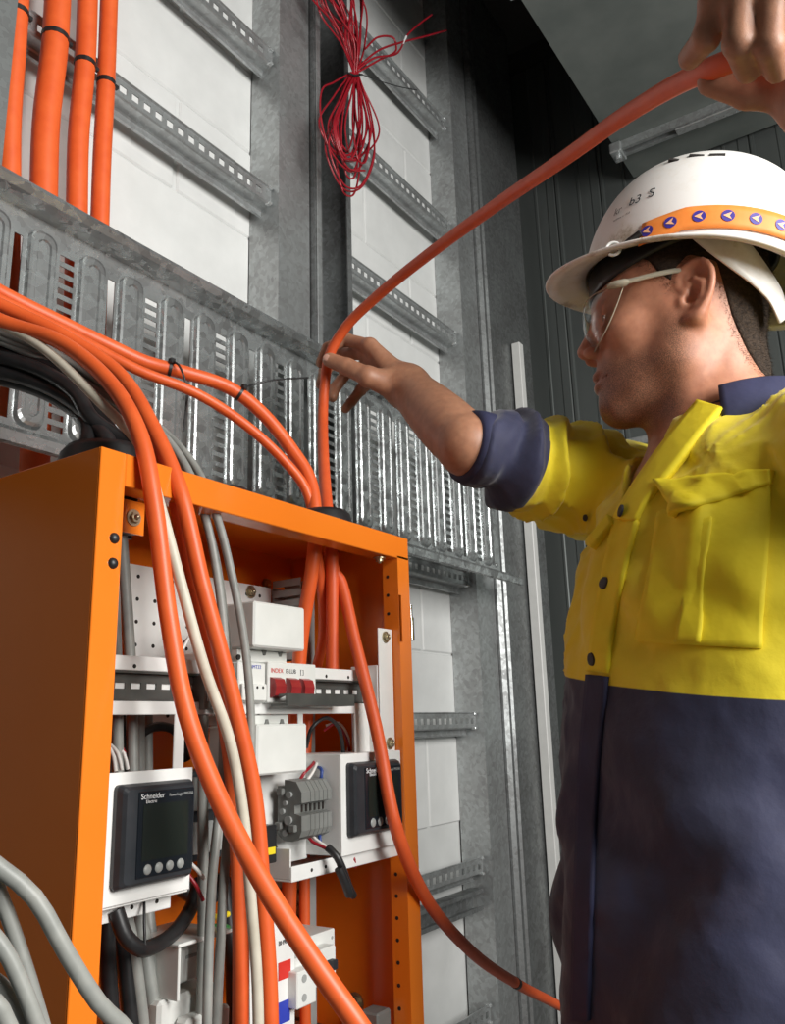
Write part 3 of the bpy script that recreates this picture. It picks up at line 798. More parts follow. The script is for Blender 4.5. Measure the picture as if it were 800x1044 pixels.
cable('orange_cable', 'orange cable running down the middle of the cabinet front', P((-60, 280, .77), (0, 311, .74), (60, 340, .69), (118, 378, .64), (158, 440, .58), (185, 505, .545), (205, 590, .535), (225, 665, .530), (243, 735, .527), (259, 810, .525), (267, 900, .523), (274, 1000, .52), (276, 1100, .52)), .0073, 'cable_o', group=G)
cable('orange_cable', 'orange cable half hidden behind the others down the cabinet middle', P((-60, 285, .79), (0, 314, .765), (60, 342, .715), (120, 382, .66), (158, 446, .60), (178, 505, .565), (196, 590, .556), (214, 672, .552), (231, 745, .549), (240, 830, .547), (245, 930, .545), (245, 1100, .545)), .0072, 'cable_o', group=G)
# right-hand loop leaving the cabinet
o, c2 = cable('orange_cable', 'orange cable leaving the cabinet on the right and dropping behind the man', [np.array((.784, .606, CZ1-.02)), np.array((.790, .604, 1.40))] + P((346, 590, .600), (362, 655, .575), (384, 745, .545), (402, 838, .525), (432, 912, .54), (478, 968, .56), (527, 1003, .60), (575, 1028, .64), (630, 1060, .66), (680, 1120, .66)) + [np.array((1.16, .72, .45)), np.array((1.20, .74, .012))], .0072, 'cable_red', group='orange cable looping out of the cabinet')
j = int(np.argmin(np.linalg.norm(c2-at(527, 1003, .60), axis=1)))
mb = MB(); mb.tube(c2[j-1:j+1], .0078, 14); mb.build('tape_band', MT['black'], o)

# ---- grey and cream cables
GG = 'grey cables draped over the cabinet'
greys = [
 ('flat grey cable hanging nearest the middle of the cabinet', [(-60, 310, .79), (0, 337, .76), (60, 362, .72), (130, 410, .67), (185, 468, .60), (210, 530, .57), (222, 590, .562), (229, 660, .560), (228, 730, .560), (226, 800, .560), (216, 900, .556), (210, 1100, .55)], .0042),
 ('dark edged grey cable bending furthest right over the relay covers', [(-60, 318, .79), (0, 343, .765), (70, 372, .72), (140, 418, .67), (195, 470, .60), (222, 530, .560), (237, 590, .550), (247, 640, .548), (254, 700, .548), (256, 760, .55), (252, 850, .556), (250, 1000, .56)], .0040),
 ('grey cable running beside the relay down to the bottom breakers', [(-60, 324, .80), (0, 348, .77), (70, 379, .72), (140, 426, .67), (190, 480, .605), (214, 545, .575), (226, 610, .572), (233, 690, .572), (236, 780, .570), (228, 900, .562), (219, 1100, .555)], .0042),
 ('lowest grey cable of the bundle over the cabinet corner', [(-60, 330, .81), (0, 354, .78), (60, 380, .74), (125, 425, .69), (175, 480, .62), (200, 550, .59), (207, 640, .585), (207, 740, .583), (207, 840, .58), (207, 940, .575), (205, 1100, .57)], .0048),
]
for lab, p, r in greys:
    cable('grey_cable', lab, P(*p), r, 'cable_g', group=GG)
cable('cream_cable', 'cream white cable running down over the orange cables', P((-60, 300, .76), (0, 330, .72), (40, 352, .68), (100, 408, .61), (143, 455, .565), (163, 515, .535), (183, 590, .520), (208, 680, .515), (234, 755, .512), (248, 830, .512), (256, 920, .512), (262, 1000, .512), (264, 1100, .512)), .0047, 'cable_w')
# grey cables inside, left of the mounting plate and below the left meter
GI = 'grey cables inside the cabinet on the left'
for i, (lab, p, r) in enumerate([
 ('grey cable just inside the left stile', [(112, 520, .60), (116, 600, .60), (119, 700, .605), (120, 780, .605), (124, 900, .60), (138, 980, .595), (150, 1100, .59)], .0050),
 ('grey cable passing left of the mounting plate holes', [(122, 520, .63), (128, 600, .63), (134, 700, .63), (136, 790, .625), (140, 920, .61), (160, 1000, .60), (178, 1100, .60)], .0052),
 ('grey cable visible under the left meter, middle of three', [(140, 690, .66), (141, 760, .65), (142, 860, .625), (142, 930, .61), (150, 985, .60), (166, 1100, .59)], .0062),
 ('grey cable visible under the left meter, right of three', [(150, 690, .675), (150, 780, .665), (150, 880, .64), (152, 940, .63), (165, 1000, .61), (188, 1100, .60)], .0055)]):
    cable('grey_cable', lab, P(*p), r, 'cable_g', group=GI)
for i, (lab, p, r) in enumerate([
 ('black cable leftmost under the left meter', [(108, 930, .60), (110, 980, .60), (116, 1100, .60)], .0065),
 ('black cable under the left meter beside the grey ones', [(122, 930, .605), (128, 985, .60), (138, 1100, .595)], .0068)]):
    cable('black_cable', lab, [at(p[0][0]-2, 700, .66), at(p[0][0], 840, .63)] + P(*p), r, 'black_cable', group='black cables under the left meter')
# black cables into the corner gland
GB = 'black cables curving into the corner gland'
labs = ['topmost black cable curving into the corner gland', 'second black cable from the top curving into the corner gland', 'middle black cable curving into the corner gland', 'second lowest black cable curving into the corner gland', 'lowest black cable curving into the corner gland', 'rearmost black cable curving into the corner gland']
for i, lab in enumerate(labs):
    dx, dy = [(0, 0), (-8, 7), (2, 13), (-6, 21), (-14, 28), (8, 4)][i]; dY = [0, -.02, .01, -.015, -.005, .03][i]
    gx, gy = [(.020, -.004), (.010, -.022), (-.004, .008), (-.012, -.018), (-.024, 0), (.016, .018)][i]
    e = np.array((.487+gx, .640+gy, CZ1+.012))
    cable('black_cable', lab, P((-70, 350+dy, .80+dY), (0, 358+dy, .78+dY), (45, 372+dy, .74+dY), (80+dx*.3, 396+dy*.8, .70+dY), (100+dx*.8, 424+dy*.4, .665+dY*.6)) + [e+np.array((0, 0, .02)), e, e-np.array((0, 0, .06))], .0075, 'black_cable', group=GB)
# grey cables in the lower left foreground
GF = 'grey cables looping in the lower left foreground'
for i, (lab, p, r) in enumerate([
 ('big grey cable looping from the left edge down across the cabinet corner', [(-60, 850, .52), (0, 885, .50), (35, 915, .49), (68, 972, .48), (100, 1022, .475), (140, 1070, .47)], .0052),
 ('grey cable falling steeply at the left edge, second from the top', [(-30, 850, .52), (0, 912, .51), (18, 962, .505), (36, 1020, .50), (52, 1090, .50)], .0046),
 ('grey cable falling at the left edge, third from the top', [(-40, 930, .49), (0, 962, .48), (18, 995, .475), (36, 1040, .47), (50, 1090, .47)], .0046),
 ('grey cable low at the left edge, fourth from the top', [(-40, 985, .50), (0, 1004, .49), (12, 1022, .485), (28, 1060, .48)], .0046),
 ('lowest grey cable in the bottom left corner', [(-40, 1010, .47), (-5, 1022, .46), (6, 1040, .46), (18, 1075, .455)], .0046)]):
    cable('grey_cable', lab, P(*p), r, 'cable_g', group=GF)

# ---- small wiring
def wire(name, label, pts, r, mat, group=None): return cable(name, label, pts, r, mat, 'wire', group, .005, 8)
GW = 'thin control wires in the cabinet'
wire('control_wire', 'thin black wire arching in the window above the right meter', P((312, 762, .60), (318, 742, .59), (332, 732, .585), (345, 742, .585), (350, 768, .59), (350, 790, .60)), .0022, 'black', GW)
wire('control_wire', 'thin red wire arching in the window above the right meter', P((330, 745, .62), (342, 738, .61), (352, 750, .605), (357, 772, .605), (358, 790, .61)), .0015, 'redwire', GW)
wire('control_wire', 'thin white wire arching in the window above the right meter', P((332, 740, .63), (345, 737, .62), (355, 752, .612), (354, 772, .61), (352, 790, .61)), .0015, 'whitewire', GW)
wire('control_wire', 'red wire end above the terminal stack', P((304, 798, .585), (310, 788, .580), (318, 780, .585), (322, 772, .60)), .0017, 'redwire', GW)
wire('control_wire', 'white wire end above the terminal stack', P((311, 798, .58), (317, 790, .577), (322, 780, .583), (323, 772, .60)), .0017, 'whitewire', GW)
wire('control_wire', 'blue wire end above the terminal stack', P((326, 798, .578), (328, 786, .575), (324, 782, .585), (318, 784, .60)), .0019, 'bluewire', GW)
wire('control_wire', 'pink red wire leaving the bottom of the terminal stack', P((312, 850, .58), (318, 858, .573), (328, 863, .563), (338, 868, .552)), .0017, 'redwire', GW)
wire('control_wire', 'white wire leaving the bottom of the terminal stack', P((316, 849, .578), (322, 856, .571), (331, 862, .561), (339, 867, .551)), .0016, 'whitewire', GW)
wire('control_wire', 'blue wire leaving the bottom of the terminal stack', P((325, 848, .575), (326, 856, .57), (326, 862, .57)), .0019, 'bluewire', GW)
o, c = wire('sleeved_wires', 'black sleeved wire bundle hanging below the terminal stack', P((334, 864, .552), (343, 873, .542), (350, 888, .54), (356, 905, .542), (360, 913, .545)), .0040, 'black')
mb = MB(); mb.tube(P((345, 885, .539), (352, 900, .536), (356, 912, .538)), .0045, 10); mb.build('sleeve_end', MT['black'], o)
wire('control_wire', 'dark red wire pair right of the hanging sleeve', P((357, 866, .57), (361, 876, .56), (362, 884, .565)), .0016, 'redwire', GW)
o, c = wire('braided_loom', 'black braided loom hanging in a loop under the left meter', P((118, 928, .568), (128, 955, .562), (142, 967, .560), (160, 963, .568), (178, 950, .58), (195, 925, .60), (202, 900, .62)), .0062, 'black')
mb = MB(); mb.tube(P((148, 968, .556), (147, 940, .558), (147, 918, .568)), .0012, 6); mb.build('cable_tie', MT['black'], o)
for i, (lab, p, m_) in enumerate([('white wire above the left meter bracket, first of three', [(113, 760, .60), (120, 768, .592), (124, 785, .59)], 'whitewire'), ('white wire above the left meter bracket, second of three', [(112, 763, .59), (116, 772, .585), (118, 787, .58)], 'whitewire'),
    ('white wire above the left meter bracket, third of three', [(116, 758, .61), (126, 768, .60), (130, 784, .60)], 'whitewire'), ('dark red wire above the left meter bracket', [(114, 757, .62), (122, 760, .615), (127, 768, .61)], 'redwire'),
    ('red wire beside the lower right of the left meter', [(192, 892, .575), (200, 903, .57), (207, 918, .57)], 'redwire'), ('white wire beside the lower right of the left meter', [(193, 879, .575), (202, 888, .57), (208, 896, .57)], 'whitewire'), ('red wire dropping behind the left meter bracket', [(119, 925, .575), (123, 935, .573), (124, 940, .572)], 'redwire'),
    ('white wire arching behind the cream cable to the terminal group', [(186, 662, .60), (196, 645, .60), (208, 640, .605), (222, 642, .61), (231, 656, .61), (233, 676, .60)], 'whitewire'),
    ('dark red wire under the arching white wire', [(188, 655, .61), (195, 648, .61), (200, 644, .615)], 'redwire'), ('blue wire beside the upper relay', [(226, 632, .62), (232, 637, .62), (236, 644, .62)], 'bluewire')]):
    wire('control_wire', lab, P(*p), .0017, m_, GW)
gr = thing('earth_wires', 'green and yellow earth wires behind the grey cables below the left meter', 'wire')
mb = MB(); mb.tube(spline(P((205, 930, .60), (220, 935, .60), (232, 932, .61)), .005), .0028, 8); mb.build('yellow_wire', MT['yellow'], gr)
mb = MB(); mb.tube(spline(P((208, 948, .61), (224, 944, .61), (232, 946, .62)), .005), .0028, 8); mb.build('green_wire', base_mat('green_wire', (.02, .16, .04), .4)[0], gr)
o, c = wire('added_dark_loom', 'added thick black loom darkening the gap behind the grey cables below the left meter', P((185, 905, .66), (205, 915, .65), (230, 905, .65), (262, 890, .66), (280, 860, .67)), .0085, 'black')  # this bundle and the next are added to darken the gap
wire('added_dark_loom', 'second added black loom darkening the gap behind the grey cables at the bottom', P((226, 890, .64), (232, 930, .635), (236, 980, .63), (238, 1060, .63)), .0065, 'black')
# dark loop behind the frame
wire('black_loop', 'thick black conductor looping behind the frame above the left meter', P((128, 800, .66), (135, 760, .66), (155, 742, .66), (178, 745, .66), (190, 775, .66)), .0045, 'black')

# ---- red wire coil
coil = thing('red_wire_coil', 'tangled coil of dark red wire tied in the middle and hung on the channel stud', 'wire coil', None, tuple(at(362, 75, .90)))
rnd = random.Random(4)
base = at(362, 75, .90)
wm = MB()
def lp(pts): return spline([np.array(p)-base for p in pts], .008)
for k in range(15):       # lower loops
    w1 = rnd.uniform(8, 26); ln = rnd.uniform(80, 128); x0 = 358+rnd.uniform(-5, 7); sk = rnd.uniform(-7, 7); Y = .90+rnd.uniform(-.02, .012); Yb = Y-rnd.uniform(0, .03)
    pts = P((360+rnd.uniform(-3, 3), 74, .90), (x0-w1*.55, 74+ln*.28, Y), (x0-w1+sk, 74+ln*.66, Yb), (x0+sk-w1*.35, 74+ln*.96, Yb), (x0+sk+w1*.35, 74+ln*.98, Yb), (x0+w1+sk, 74+ln*.68, Yb), (x0+w1*.6, 74+ln*.3, Y), (362+rnd.uniform(-3, 3), 74, .90))
    wm.tube(lp(pts), .0021, 6)
wm.tube(lp(P((358, 74, .90), (340, 84, .89), (328, 92, .88), (327, 120, .875), (335, 150, .875), (352, 172, .88), (372, 174, .88))), .0021, 6)
for k in range(13):       # upper loops
    ln = rnd.uniform(85, 140); x0 = 345+rnd.uniform(-12, 8); w1 = rnd.uniform(8, 24); Y = .91+rnd.uniform(-.03, .01)
    pts = P((361, 76, .90), (x0+w1*.2+8, 76-ln*.35, Y), (x0-w1, 76-ln*.72, Y), (x0-w1*.6-8, 76-ln, Y), (x0+w1*.5-8, 76-ln*1.02, Y), (x0+w1, 76-ln*.7, Y), (x0+w1*.6+8, 76-ln*.3, Y), (363, 75, .90))
    wm.tube(lp(pts), .0021, 6)
for q in (((364, 74, .90), (385, 62, .885), (404, 50, .875), (402, 40, .875), (385, 38, .88), (372, 50, .89)), ((363, 70, .90), (385, 52, .88), (410, 43, .87), (430, 38, .865), (455, 31, .86)), ((363, 72, .90), (380, 60, .88), (405, 54, .875), (415, 36, .87), (428, 24, .865), (440, 15, .86))):
    wm.tube(lp(P(*q)), .0024, 6)
wm.build('wire', MT['redwire'], coil)
mb = MB(); mb.tube(np.array(P((354, 74, .892), (361, 77, .888), (369, 76, .892)))-base, .0022, 8)
mb.tube(np.array(P((354, 74, .912), (361, 77, .912), (369, 76, .912)))-base, .0022, 8)
mb.tube(lp(P((366, 75, .888), (385, 82, .88), (405, 88, .875), (425, 92, .87))), .0011, 6); mb.build('cable_tie', MT['black'], coil)
mb = MB(); mb.tube(np.array(P((411, 44, .8695), (414, 37, .8695)))-base, .0025, 8); mb.build('marker_band', MT['printwhite'], coil)
hk = MB(); hk.tube(np.array(P((338, -28, .958), (338, -24, .90), (340, -30, .895)))-base, .003, 8); hk.build('hook', MT['galv'], coil)
# ================================================================== PERSON
# ---- signed-distance modelling: smooth unions meshed with surface nets
def s_ell(P_, c, r, Rm=None):
    q = P_-np.asarray(c)
    if Rm is not None: q = q@Rm
    r = np.asarray(r, float); a = q/r; k0 = np.sqrt((a*a).sum(1))+1e-9; b = a/r; k1 = np.sqrt((b*b).sum(1))+1e-9
    return k0*(k0-1)/k1
def s_cone(P_, a, b, ra, rb):
    a = np.asarray(a, float); b = np.asarray(b, float); ab = b-a; q = P_-a
    t = np.clip((q@ab)/(ab@ab+1e-12), 0, 1); e = q-t[:, None]*ab
    return np.sqrt((e*e).sum(1))-(ra+(rb-ra)*t)
def s_limb(P_, a, b, ts, rs):
    a = np.asarray(a, float); b = np.asarray(b, float); ab = b-a; q = P_-a
    t = np.clip((q@ab)/(ab@ab+1e-12), 0, 1); e = q-t[:, None]*ab
    return np.sqrt((e*e).sum(1))-np.interp(t, ts, rs)
def s_chain(P_, pts, rs, k=.004):
    d = None
    for i in range(len(pts)-1):
        e = s_cone(P_, pts[i], pts[i+1], rs[i], rs[i+1]); d = e if d is None else smin(d, e, k)
    return d
def smin(a, b, k):
    if k <= 0: return np.minimum(a, b)
    h = np.maximum(k-np.abs(a-b), 0)/k
    return np.minimum(a, b)-h*h*k*.25
def smax(a, b, k): return -smin(-a, -b, k)
def mesh_sdf(f, lo, hi, h, cb=4):
    lo = np.asarray(lo, float); hi = np.asarray(hi, float)
    nb = np.ceil((hi-lo)/(h*cb)).astype(int); n = nb*cb+1
    bi = np.stack(np.meshgrid(*[np.arange(k) for k in nb], indexing='ij'), -1).reshape(-1, 3)
    cd = f(lo+(bi*cb+cb/2)*h)
    act = np.abs(cd) < cb*h*1.45
    V = np.ones(n, np.float32)
    sg = np.where(cd < 0, -1, 1).reshape(nb)
    V[:-1, :-1, :-1] = np.repeat(np.repeat(np.repeat(sg, cb, 0), cb, 1), cb, 2)
    m = np.zeros(n, bool); ab = bi[act]*cb
    for i in range(cb+1):
        for j in range(cb+1):
            for k in range(cb+1): m[ab[:, 0]+i, ab[:, 1]+j, ab[:, 2]+k] = True
    ix = np.argwhere(m)
    V[m] = f(lo+ix*h)
    inside = V < 0
    s = np.zeros(n-1, np.uint8); C8 = []
    for i in (0, 1):
        for j in (0, 1):
            for k in (0, 1):
                sl = inside[i:n[0]-1+i, j:n[1]-1+j, k:n[2]-1+k]; s += sl
    cells = np.argwhere((s > 0) & (s < 8))
    vid = -np.ones(n-1, np.int64); vid[tuple(cells.T)] = np.arange(len(cells))
    acc = np.zeros((len(cells), 3)); cnt = np.zeros(len(cells))
    cv = {}
    for i in (0, 1):
        for j in (0, 1):
            for k in (0, 1): cv[i, j, k] = V[cells[:, 0]+i, cells[:, 1]+j, cells[:, 2]+k].astype(float)
    for a in cv:
        for ax in range(3):
            if a[ax] == 0:
                b = list(a); b[ax] = 1; b = tuple(b); va, vb = cv[a], cv[b]; x = (va < 0) != (vb < 0)
                t = np.where(x, va/(va-vb+1e-20), 0)
                p = np.array(a, float)[None, :]+np.eye(3)[ax][None, :]*t[:, None]
                acc[x] += p[x]; cnt[x] += 1
    verts = lo+(cells+acc/cnt[:, None])*h
    quads = []
    for ax in range(3):
        u, w_ = [(1, 2), (2, 0), (0, 1)][ax]
        sl0 = [slice(None)]*3; sl1 = [slice(None)]*3; sl0[ax] = slice(0, n[ax]-1); sl1[ax] = slice(1, n[ax])
        e = np.argwhere(inside[tuple(sl0)] != inside[tuple(sl1)])
        e = e[(e[:, u] > 0) & (e[:, w_] > 0) & (e[:, u] < n[u]-1) & (e[:, w_] < n[w_]-1)]
        du = np.eye(3, dtype=int)[u]; dw = np.eye(3, dtype=int)[w_]
        q = np.stack([vid[tuple((e-du-dw).T)], vid[tuple((e-dw).T)], vid[tuple(e.T)], vid[tuple((e-du).T)]], 1)
        fl_ = inside[tuple(e.T)]
        q = np.where(fl_[:, None], q, q[:, ::-1])
        quads.append(q)
    quads = np.concatenate(quads); quads = quads[(quads >= 0).all(1)]
    return verts, quads
def grad(f, P_, e=.0008):
    g = np.stack([f(P_+np.eye(3)[i]*e)-f(P_-np.eye(3)[i]*e) for i in range(3)], 1)
    return g/(np.linalg.norm(g, axis=1)[:, None]+1e-12)
def trace(f, o, dirs, t0=.3, n=70):
    """walk from point(s) o along dirs to the surface of f"""
    t = np.full(len(dirs), t0)
    for _ in range(n): t = t+np.clip(f(o+dirs*t[:, None]), -.02, .02)*.7
    return o+dirs*t[:, None]
def np_mesh(name, verts, quads, mat, parent, attrs=None, smooth=True):
    me = bpy.data.meshes.new(name)
    me.vertices.add(len(verts)); me.vertices.foreach_set('co', np.asarray(verts, np.float32).ravel())
    me.loops.add(quads.size); me.loops.foreach_set('vertex_index', quads.astype(np.int32).ravel())
    me.polygons.add(len(quads)); me.polygons.foreach_set('loop_start', np.arange(0, quads.size, 4, dtype=np.int32))
    me.update(calc_edges=True); me.validate()
    me.polygons.foreach_set('use_smooth', np.ones(len(me.polygons), bool))
    me.materials.append(mat)
    for k, v in (attrs or {}).items():
        if v.ndim == 1:
            a = me.attributes.new(k, 'FLOAT', 'POINT'); a.data.foreach_set('value', v.astype(np.float32))
        else:
            a = me.attributes.new(k, 'FLOAT_COLOR', 'POINT'); c = np.ones((len(v), 4), np.float32); c[:, :3] = v; a.data.foreach_set('color', c.ravel())
    o = bpy.data.objects.new(name, me); COL.objects.link(o); o.parent = parent
    return o
def rotm(y_, p_, r_):
    cy, sy, cp, sp, cr, sr = cos(y_), sin(y_), cos(p_), sin(p_), cos(r_), sin(r_)
    return np.array([[cy,-sy,0],[sy,cy,0],[0,0,1]])@np.array([[cp,0,sp],[0,1,0],[-sp,0,cp]])@np.array([[1,0,0],[0,cr,-sr],[0,sr,cr]])
def wv(P_, d, lam, ph=0.0): return np.sin((P_@np.asarray(d, float))*(2*pi/lam)+ph)
def fbm(P_, lam, seed=0):
    r = np.random.RandomState(seed); o = np.zeros(len(P_)); a = 1.0
    for k in range(4):
        for q in range(3):
            d = r.randn(3); d /= np.linalg.norm(d); o += a*wv(P_, d, lam, r.rand()*6.28+1.5*wv(P_, r.randn(3)*.7, lam*1.7, q))
        lam *= .55; a *= .55
    return o/4.0

# ---- head (local frame: x forward, y left, z up, origin between the ears)
HO = np.array((.973, .217, 1.679)); HR = rotm(radians(107), radians(-2.5), radians(-2.0))
def h2w(p): return np.asarray(p, float)@HR.T+HO
def w2h(p): return (np.asarray(p, float)-HO)@HR
def head_core(q):
    d = s_ell(q, (-.004, 0, .042), (.096, .0735, .086))
    d = smin(d, s_ell(q, (.032, 0, .036), (.064, .063, .062)), .03)
    d = smin(d, s_ell(q, (.040, 0, -.028), (.056, .056, .072)), .03)
    return d
def sym(q, c): return np.stack([q[:, 0], np.abs(q[:, 1]), q[:, 2]], 1)
def ear_uv(u, w_, o=0.0): return np.array((-.010+u*.93, .0735+.50*(.012-u)+o, .003+w_+.12*(-u)))
def head_sdf(q):
    a = sym(q, 0)
    d = head_core(q)
    d = smin(d, s_ell(a, (.060, .040, -.014), (.026, .020, .019)), .02)            # cheekbone
    d = smin(d, s_cone(a, (.010, .050, -.060), (.074, .016, -.099), .0165, .0165), .03)   # jaw line
    d = smin(d, s_cone(a, (.004, .053, -.010), (.010, .050, -.062), .018, .016), .025)
    d = smin(d, s_ell(q, (.078, 0, -.097), (.0205, .021, .018)), .018)             # chin
    d = smin(d, s_ell(q, (.070, 0, -.060), (.029, .031, .030)), .02)               # muzzle
    d = smin(d, s_ell(q, (.030, 0, -.085), (.045, .036, .030)), .03)               # under jaw
    d = smin(d, s_cone(a, (.0875, .008, .031), (.076, .040, .030), .0095, .0085), .014)  # brow
    d = smax(d, -s_ell(a, (.0985, .033, .009), (.0150, .0165, .0120)), .012)       # socket
    d = smin(d, s_ell(a, (.0765, .032, .0085), (.0135, .0150, .0125)), .004)       # lids
    d = smax(d, -s_ell(a, (.0905, .034, .0052), (.0068, .0140, .0026)), .002)      # lid slit
    d = smin(d, s_cone(q, (.0895, 0, .022), (.1125, 0, -.0215), .0075, .0098), .010)   # nose
    d = smin(d, s_ell(a, (.1015, .0125, -.0285), (.0125, .0078, .0085)), .006)
    d = smax(d, -s_ell(a, (.1055, .0068, -.0370), (.0062, .0040, .0042)), .003)
    d = smin(d, s_ell(q, (.0945, 0, -.0570), (.0110, .0235, .0060)), .004)         # lips
    d = smin(d, s_ell(q, (.0925, 0, -.0710), (.0120, .0205, .0070)), .004)
    d = smax(d, -s_cone(a, (.1040, 0, -.0638), (.0850, .0275, -.0660), .0022, .0020), .003)
    # ear
    hel = [ear_uv(u, w_) for u, w_ in ((.007, .004), (.0135, .013), (.0135, .024), (.007, .0325), (-.003, .0355), (-.014, .0325), (-.0215, .022), (-.0235, .008), (-.020, -.007), (-.013, -.019), (-.004, -.028), (.005, -.027))]
    hr = np.array([.0026, .0030, .0032, .0033, .0034, .0034, .0033, .0033, .0034, .0042, .0056, .0045]); hs = spline(hel, .0045)
    e = s_chain(a, list(hs), list(np.interp(np.linspace(0, 11, len(hs)), np.arange(12), hr)), .003)
    n_ = np.array((.447, .894, 0)); t_ = np.array((.894, -.447, 0))
    Re = np.stack([t_, n_, (0, 0, 1)], 1)
    pl = s_ell(a, ear_uv(-.006, .005, -.0035), (.0185, .0060, .0300), Re)
    pl = smax(pl, -s_ell(a, ear_uv(-.002, -.004, .0035), (.0105, .0085, .0125), Re), .004)
    pl = smax(pl, -s_ell(a, ear_uv(-.0045, .020, .0035), (.0105, .0055, .0110), Re), .004)
    e = smin(e, pl, .004)
    e = smin(e, s_chain(a, [ear_uv(-.004, .016), ear_uv(-.0135, .006), ear_uv(-.011, -.008), ear_uv(-.004, -.016)], [.003, .0034, .0034, .003], .003), .004)
    e = smin(e, s_ell(a, ear_uv(.011, -.006, .001), (.0050, .0045, .0062)), .004)     # tragus
    d = smin(d, e, .006)
    d = smax(d, -s_ell(a, ear_uv(.004, -.006, -.001), (.0042, .006, .0048)), .003)
    # neck
    nk = s_cone(q, (-.030, 0, -.030), (-.040, 0, -.200), .056, .064)
    nk = smin(nk, s_cone(a, (-.018, .052, -.030), (.020, .022, -.190), .015, .013), .022)
    nk = smin(nk, s_ell(q, (.022, 0, -.128), (.014, .012, .020)), .02)
    d = smin(d, nk, .028)
    return d
NB = h2w((-.045, 0, -.175))

# ---- torso and arms (world space)
TH = radians(138); TF = np.array((cos(TH), sin(TH), 0)); TL = np.array((-sin(TH), cos(TH), 0))
def tl(c, x, y_, z): return np.array((c[0], c[1], 0))+TF*x+TL*y_+np.array((0, 0, z))
RT = np.stack([TF, TL, (0, 0, 1)], 1)
SR = dep(646, 506, 1.18); ER = dep(477, 455, 1.07); WR = dep(416, 395, 1.235)
SL = tl((.985, .190), -.02, .185, 1.450); EL = np.array((.68, -.17, 1.46)); WL = np.array((.560, .010, 1.610))
def torso_core(P_, g=0.0):
    d = s_ell(P_, tl((.978, .205), 0, 0, 1.33), (.128+g, .178+g, .22), RT)
    d = smin(d, s_ell(P_, tl((.952, .240), 0, 0, 1.10), (.122+g, .168+g, .30), RT), .10)
    d = smin(d, s_ell(P_, tl((.945, .250), 0, 0, .90), (.118+g, .172+g, .22), RT), .10)
    d = smin(d, s_cone(P_, tl((.990, .185), -.02, -.10, 1.462), tl((.990, .185), -.02, .115, 1.462), .062+g, .062+g), .07)
    d = smin(d, s_cone(P_, NB+np.array((0, 0, -.02)), NB+np.array((0, 0, .035)), .085, .062), .05)
    return d
# right hand, fingers closing on the cable
def D(*l): return [dep(*p) for p in l]
RH_f = [(D((377, 353, 1.262), (352, 346, 1.290), (334, 355, 1.285), (327, 370, 1.276)), (.0108, .0098, .0090, .0080)),
        (D((374, 360, 1.285), (347, 361, 1.318), (331, 378, 1.298), (327, 392, 1.284)), (.0108, .0098, .0090, .0080)),
        (D((376, 372, 1.302), (354, 379, 1.332), (341, 396, 1.326), (339, 405, 1.312)), (.0104, .0095, .0087, .0078)),
        (D((383, 386, 1.308), (368, 397, 1.332), (358, 410, 1.328), (352, 417, 1.318)), (.0094, .0086, .0078, .0070))]
RH_t = (D((402, 396, 1.222), (375, 384, 1.214), (354, 374, 1.228), (336, 367, 1.239)), (.0165, .0142, .0128, .0108))
def right_arm(P_):
    d = s_cone(P_, SR, ER, .042, .0365)
    d = smin(d, s_limb(P_, ER, WR, [0, .2, .4, .6, .8, 1], [.0375, .0400, .0395, .0370, .0335, .0310]), .012)
    k_ = ER+(WR-ER)*.985
    pal = None
    for pts, rs in RH_f:
        e = s_cone(P_, WR+(pts[0]-WR)*.06, pts[0], .0195, .0128); pal = e if pal is None else smin(pal, e, .012)
    pal = smin(pal, s_cone(P_, WR, RH_t[0][1], .023, .0140), .014)
    d = smin(d, pal, .022)
    for pts, rs in RH_f+[RH_t]:
        d = smin(d, s_chain(P_, pts, rs, .003), .0045)
        for q_, r_ in zip(pts[:2], rs[:2]): d = smin(d, s_ell(P_, q_, (r_*1.06,)*3), .004)
    return d
LH_f = [(D((744, -52, .552), (730, 0, .516), (720, 38, .524), (703, 59, .548)), (.0102, .0095, .0086, .0076)),
        (D((770, -54, .548), (752, 2, .508), (752, 44, .506), (762, 72, .528)), (.0102, .0095, .0088, .0078)),
        (D((798, -50, .545), (785, 0, .502), (784, 46, .500), (792, 72, .520)), (.0100, .0092, .0084, .0076)),
        (D((824, -40, .545), (816, 4, .506), (815, 42, .506), (820, 62, .522)), (.0090, .0082, .0075, .0068))]
LH_t = (D((858, 62, .560), (806, 96, .566), (762, 94, .574), (724, 84, .580)), (.0150, .0125, .0110, .0090))
def left_arm(P_):
    d = s_cone(P_, SL, EL, .054, .046)
    d = smin(d, s_limb(P_, EL, WL, [0, .25, .5, .75, 1], [.044, .045, .041, .034, .028]), .03)
    pal = None
    for pts, rs in LH_f:
        e = s_cone(P_, WL+(pts[0]-WL)*.1, pts[0], .0180, .0122); pal = e if pal is None else smin(pal, e, .012)
    pal = smin(pal, s_cone(P_, WL, LH_t[0][1], .022, .0135), .014)
    d = smin(d, pal, .022)
    for pts, rs in LH_f+[LH_t]:
        d = smin(d, s_chain(P_, pts, rs, .003), .0035)
        d = smin(d, s_ell(P_, pts[1], (rs[1]*1.08,)*3), .004)
    return d
person = thing('person', 'man in white hard hat, clear glasses and yellow and navy work shirt holding a cable', 'person', None, (.95, .24, 0))
def sh(v): return np.asarray(v)-np.array((.95, .24, 0))

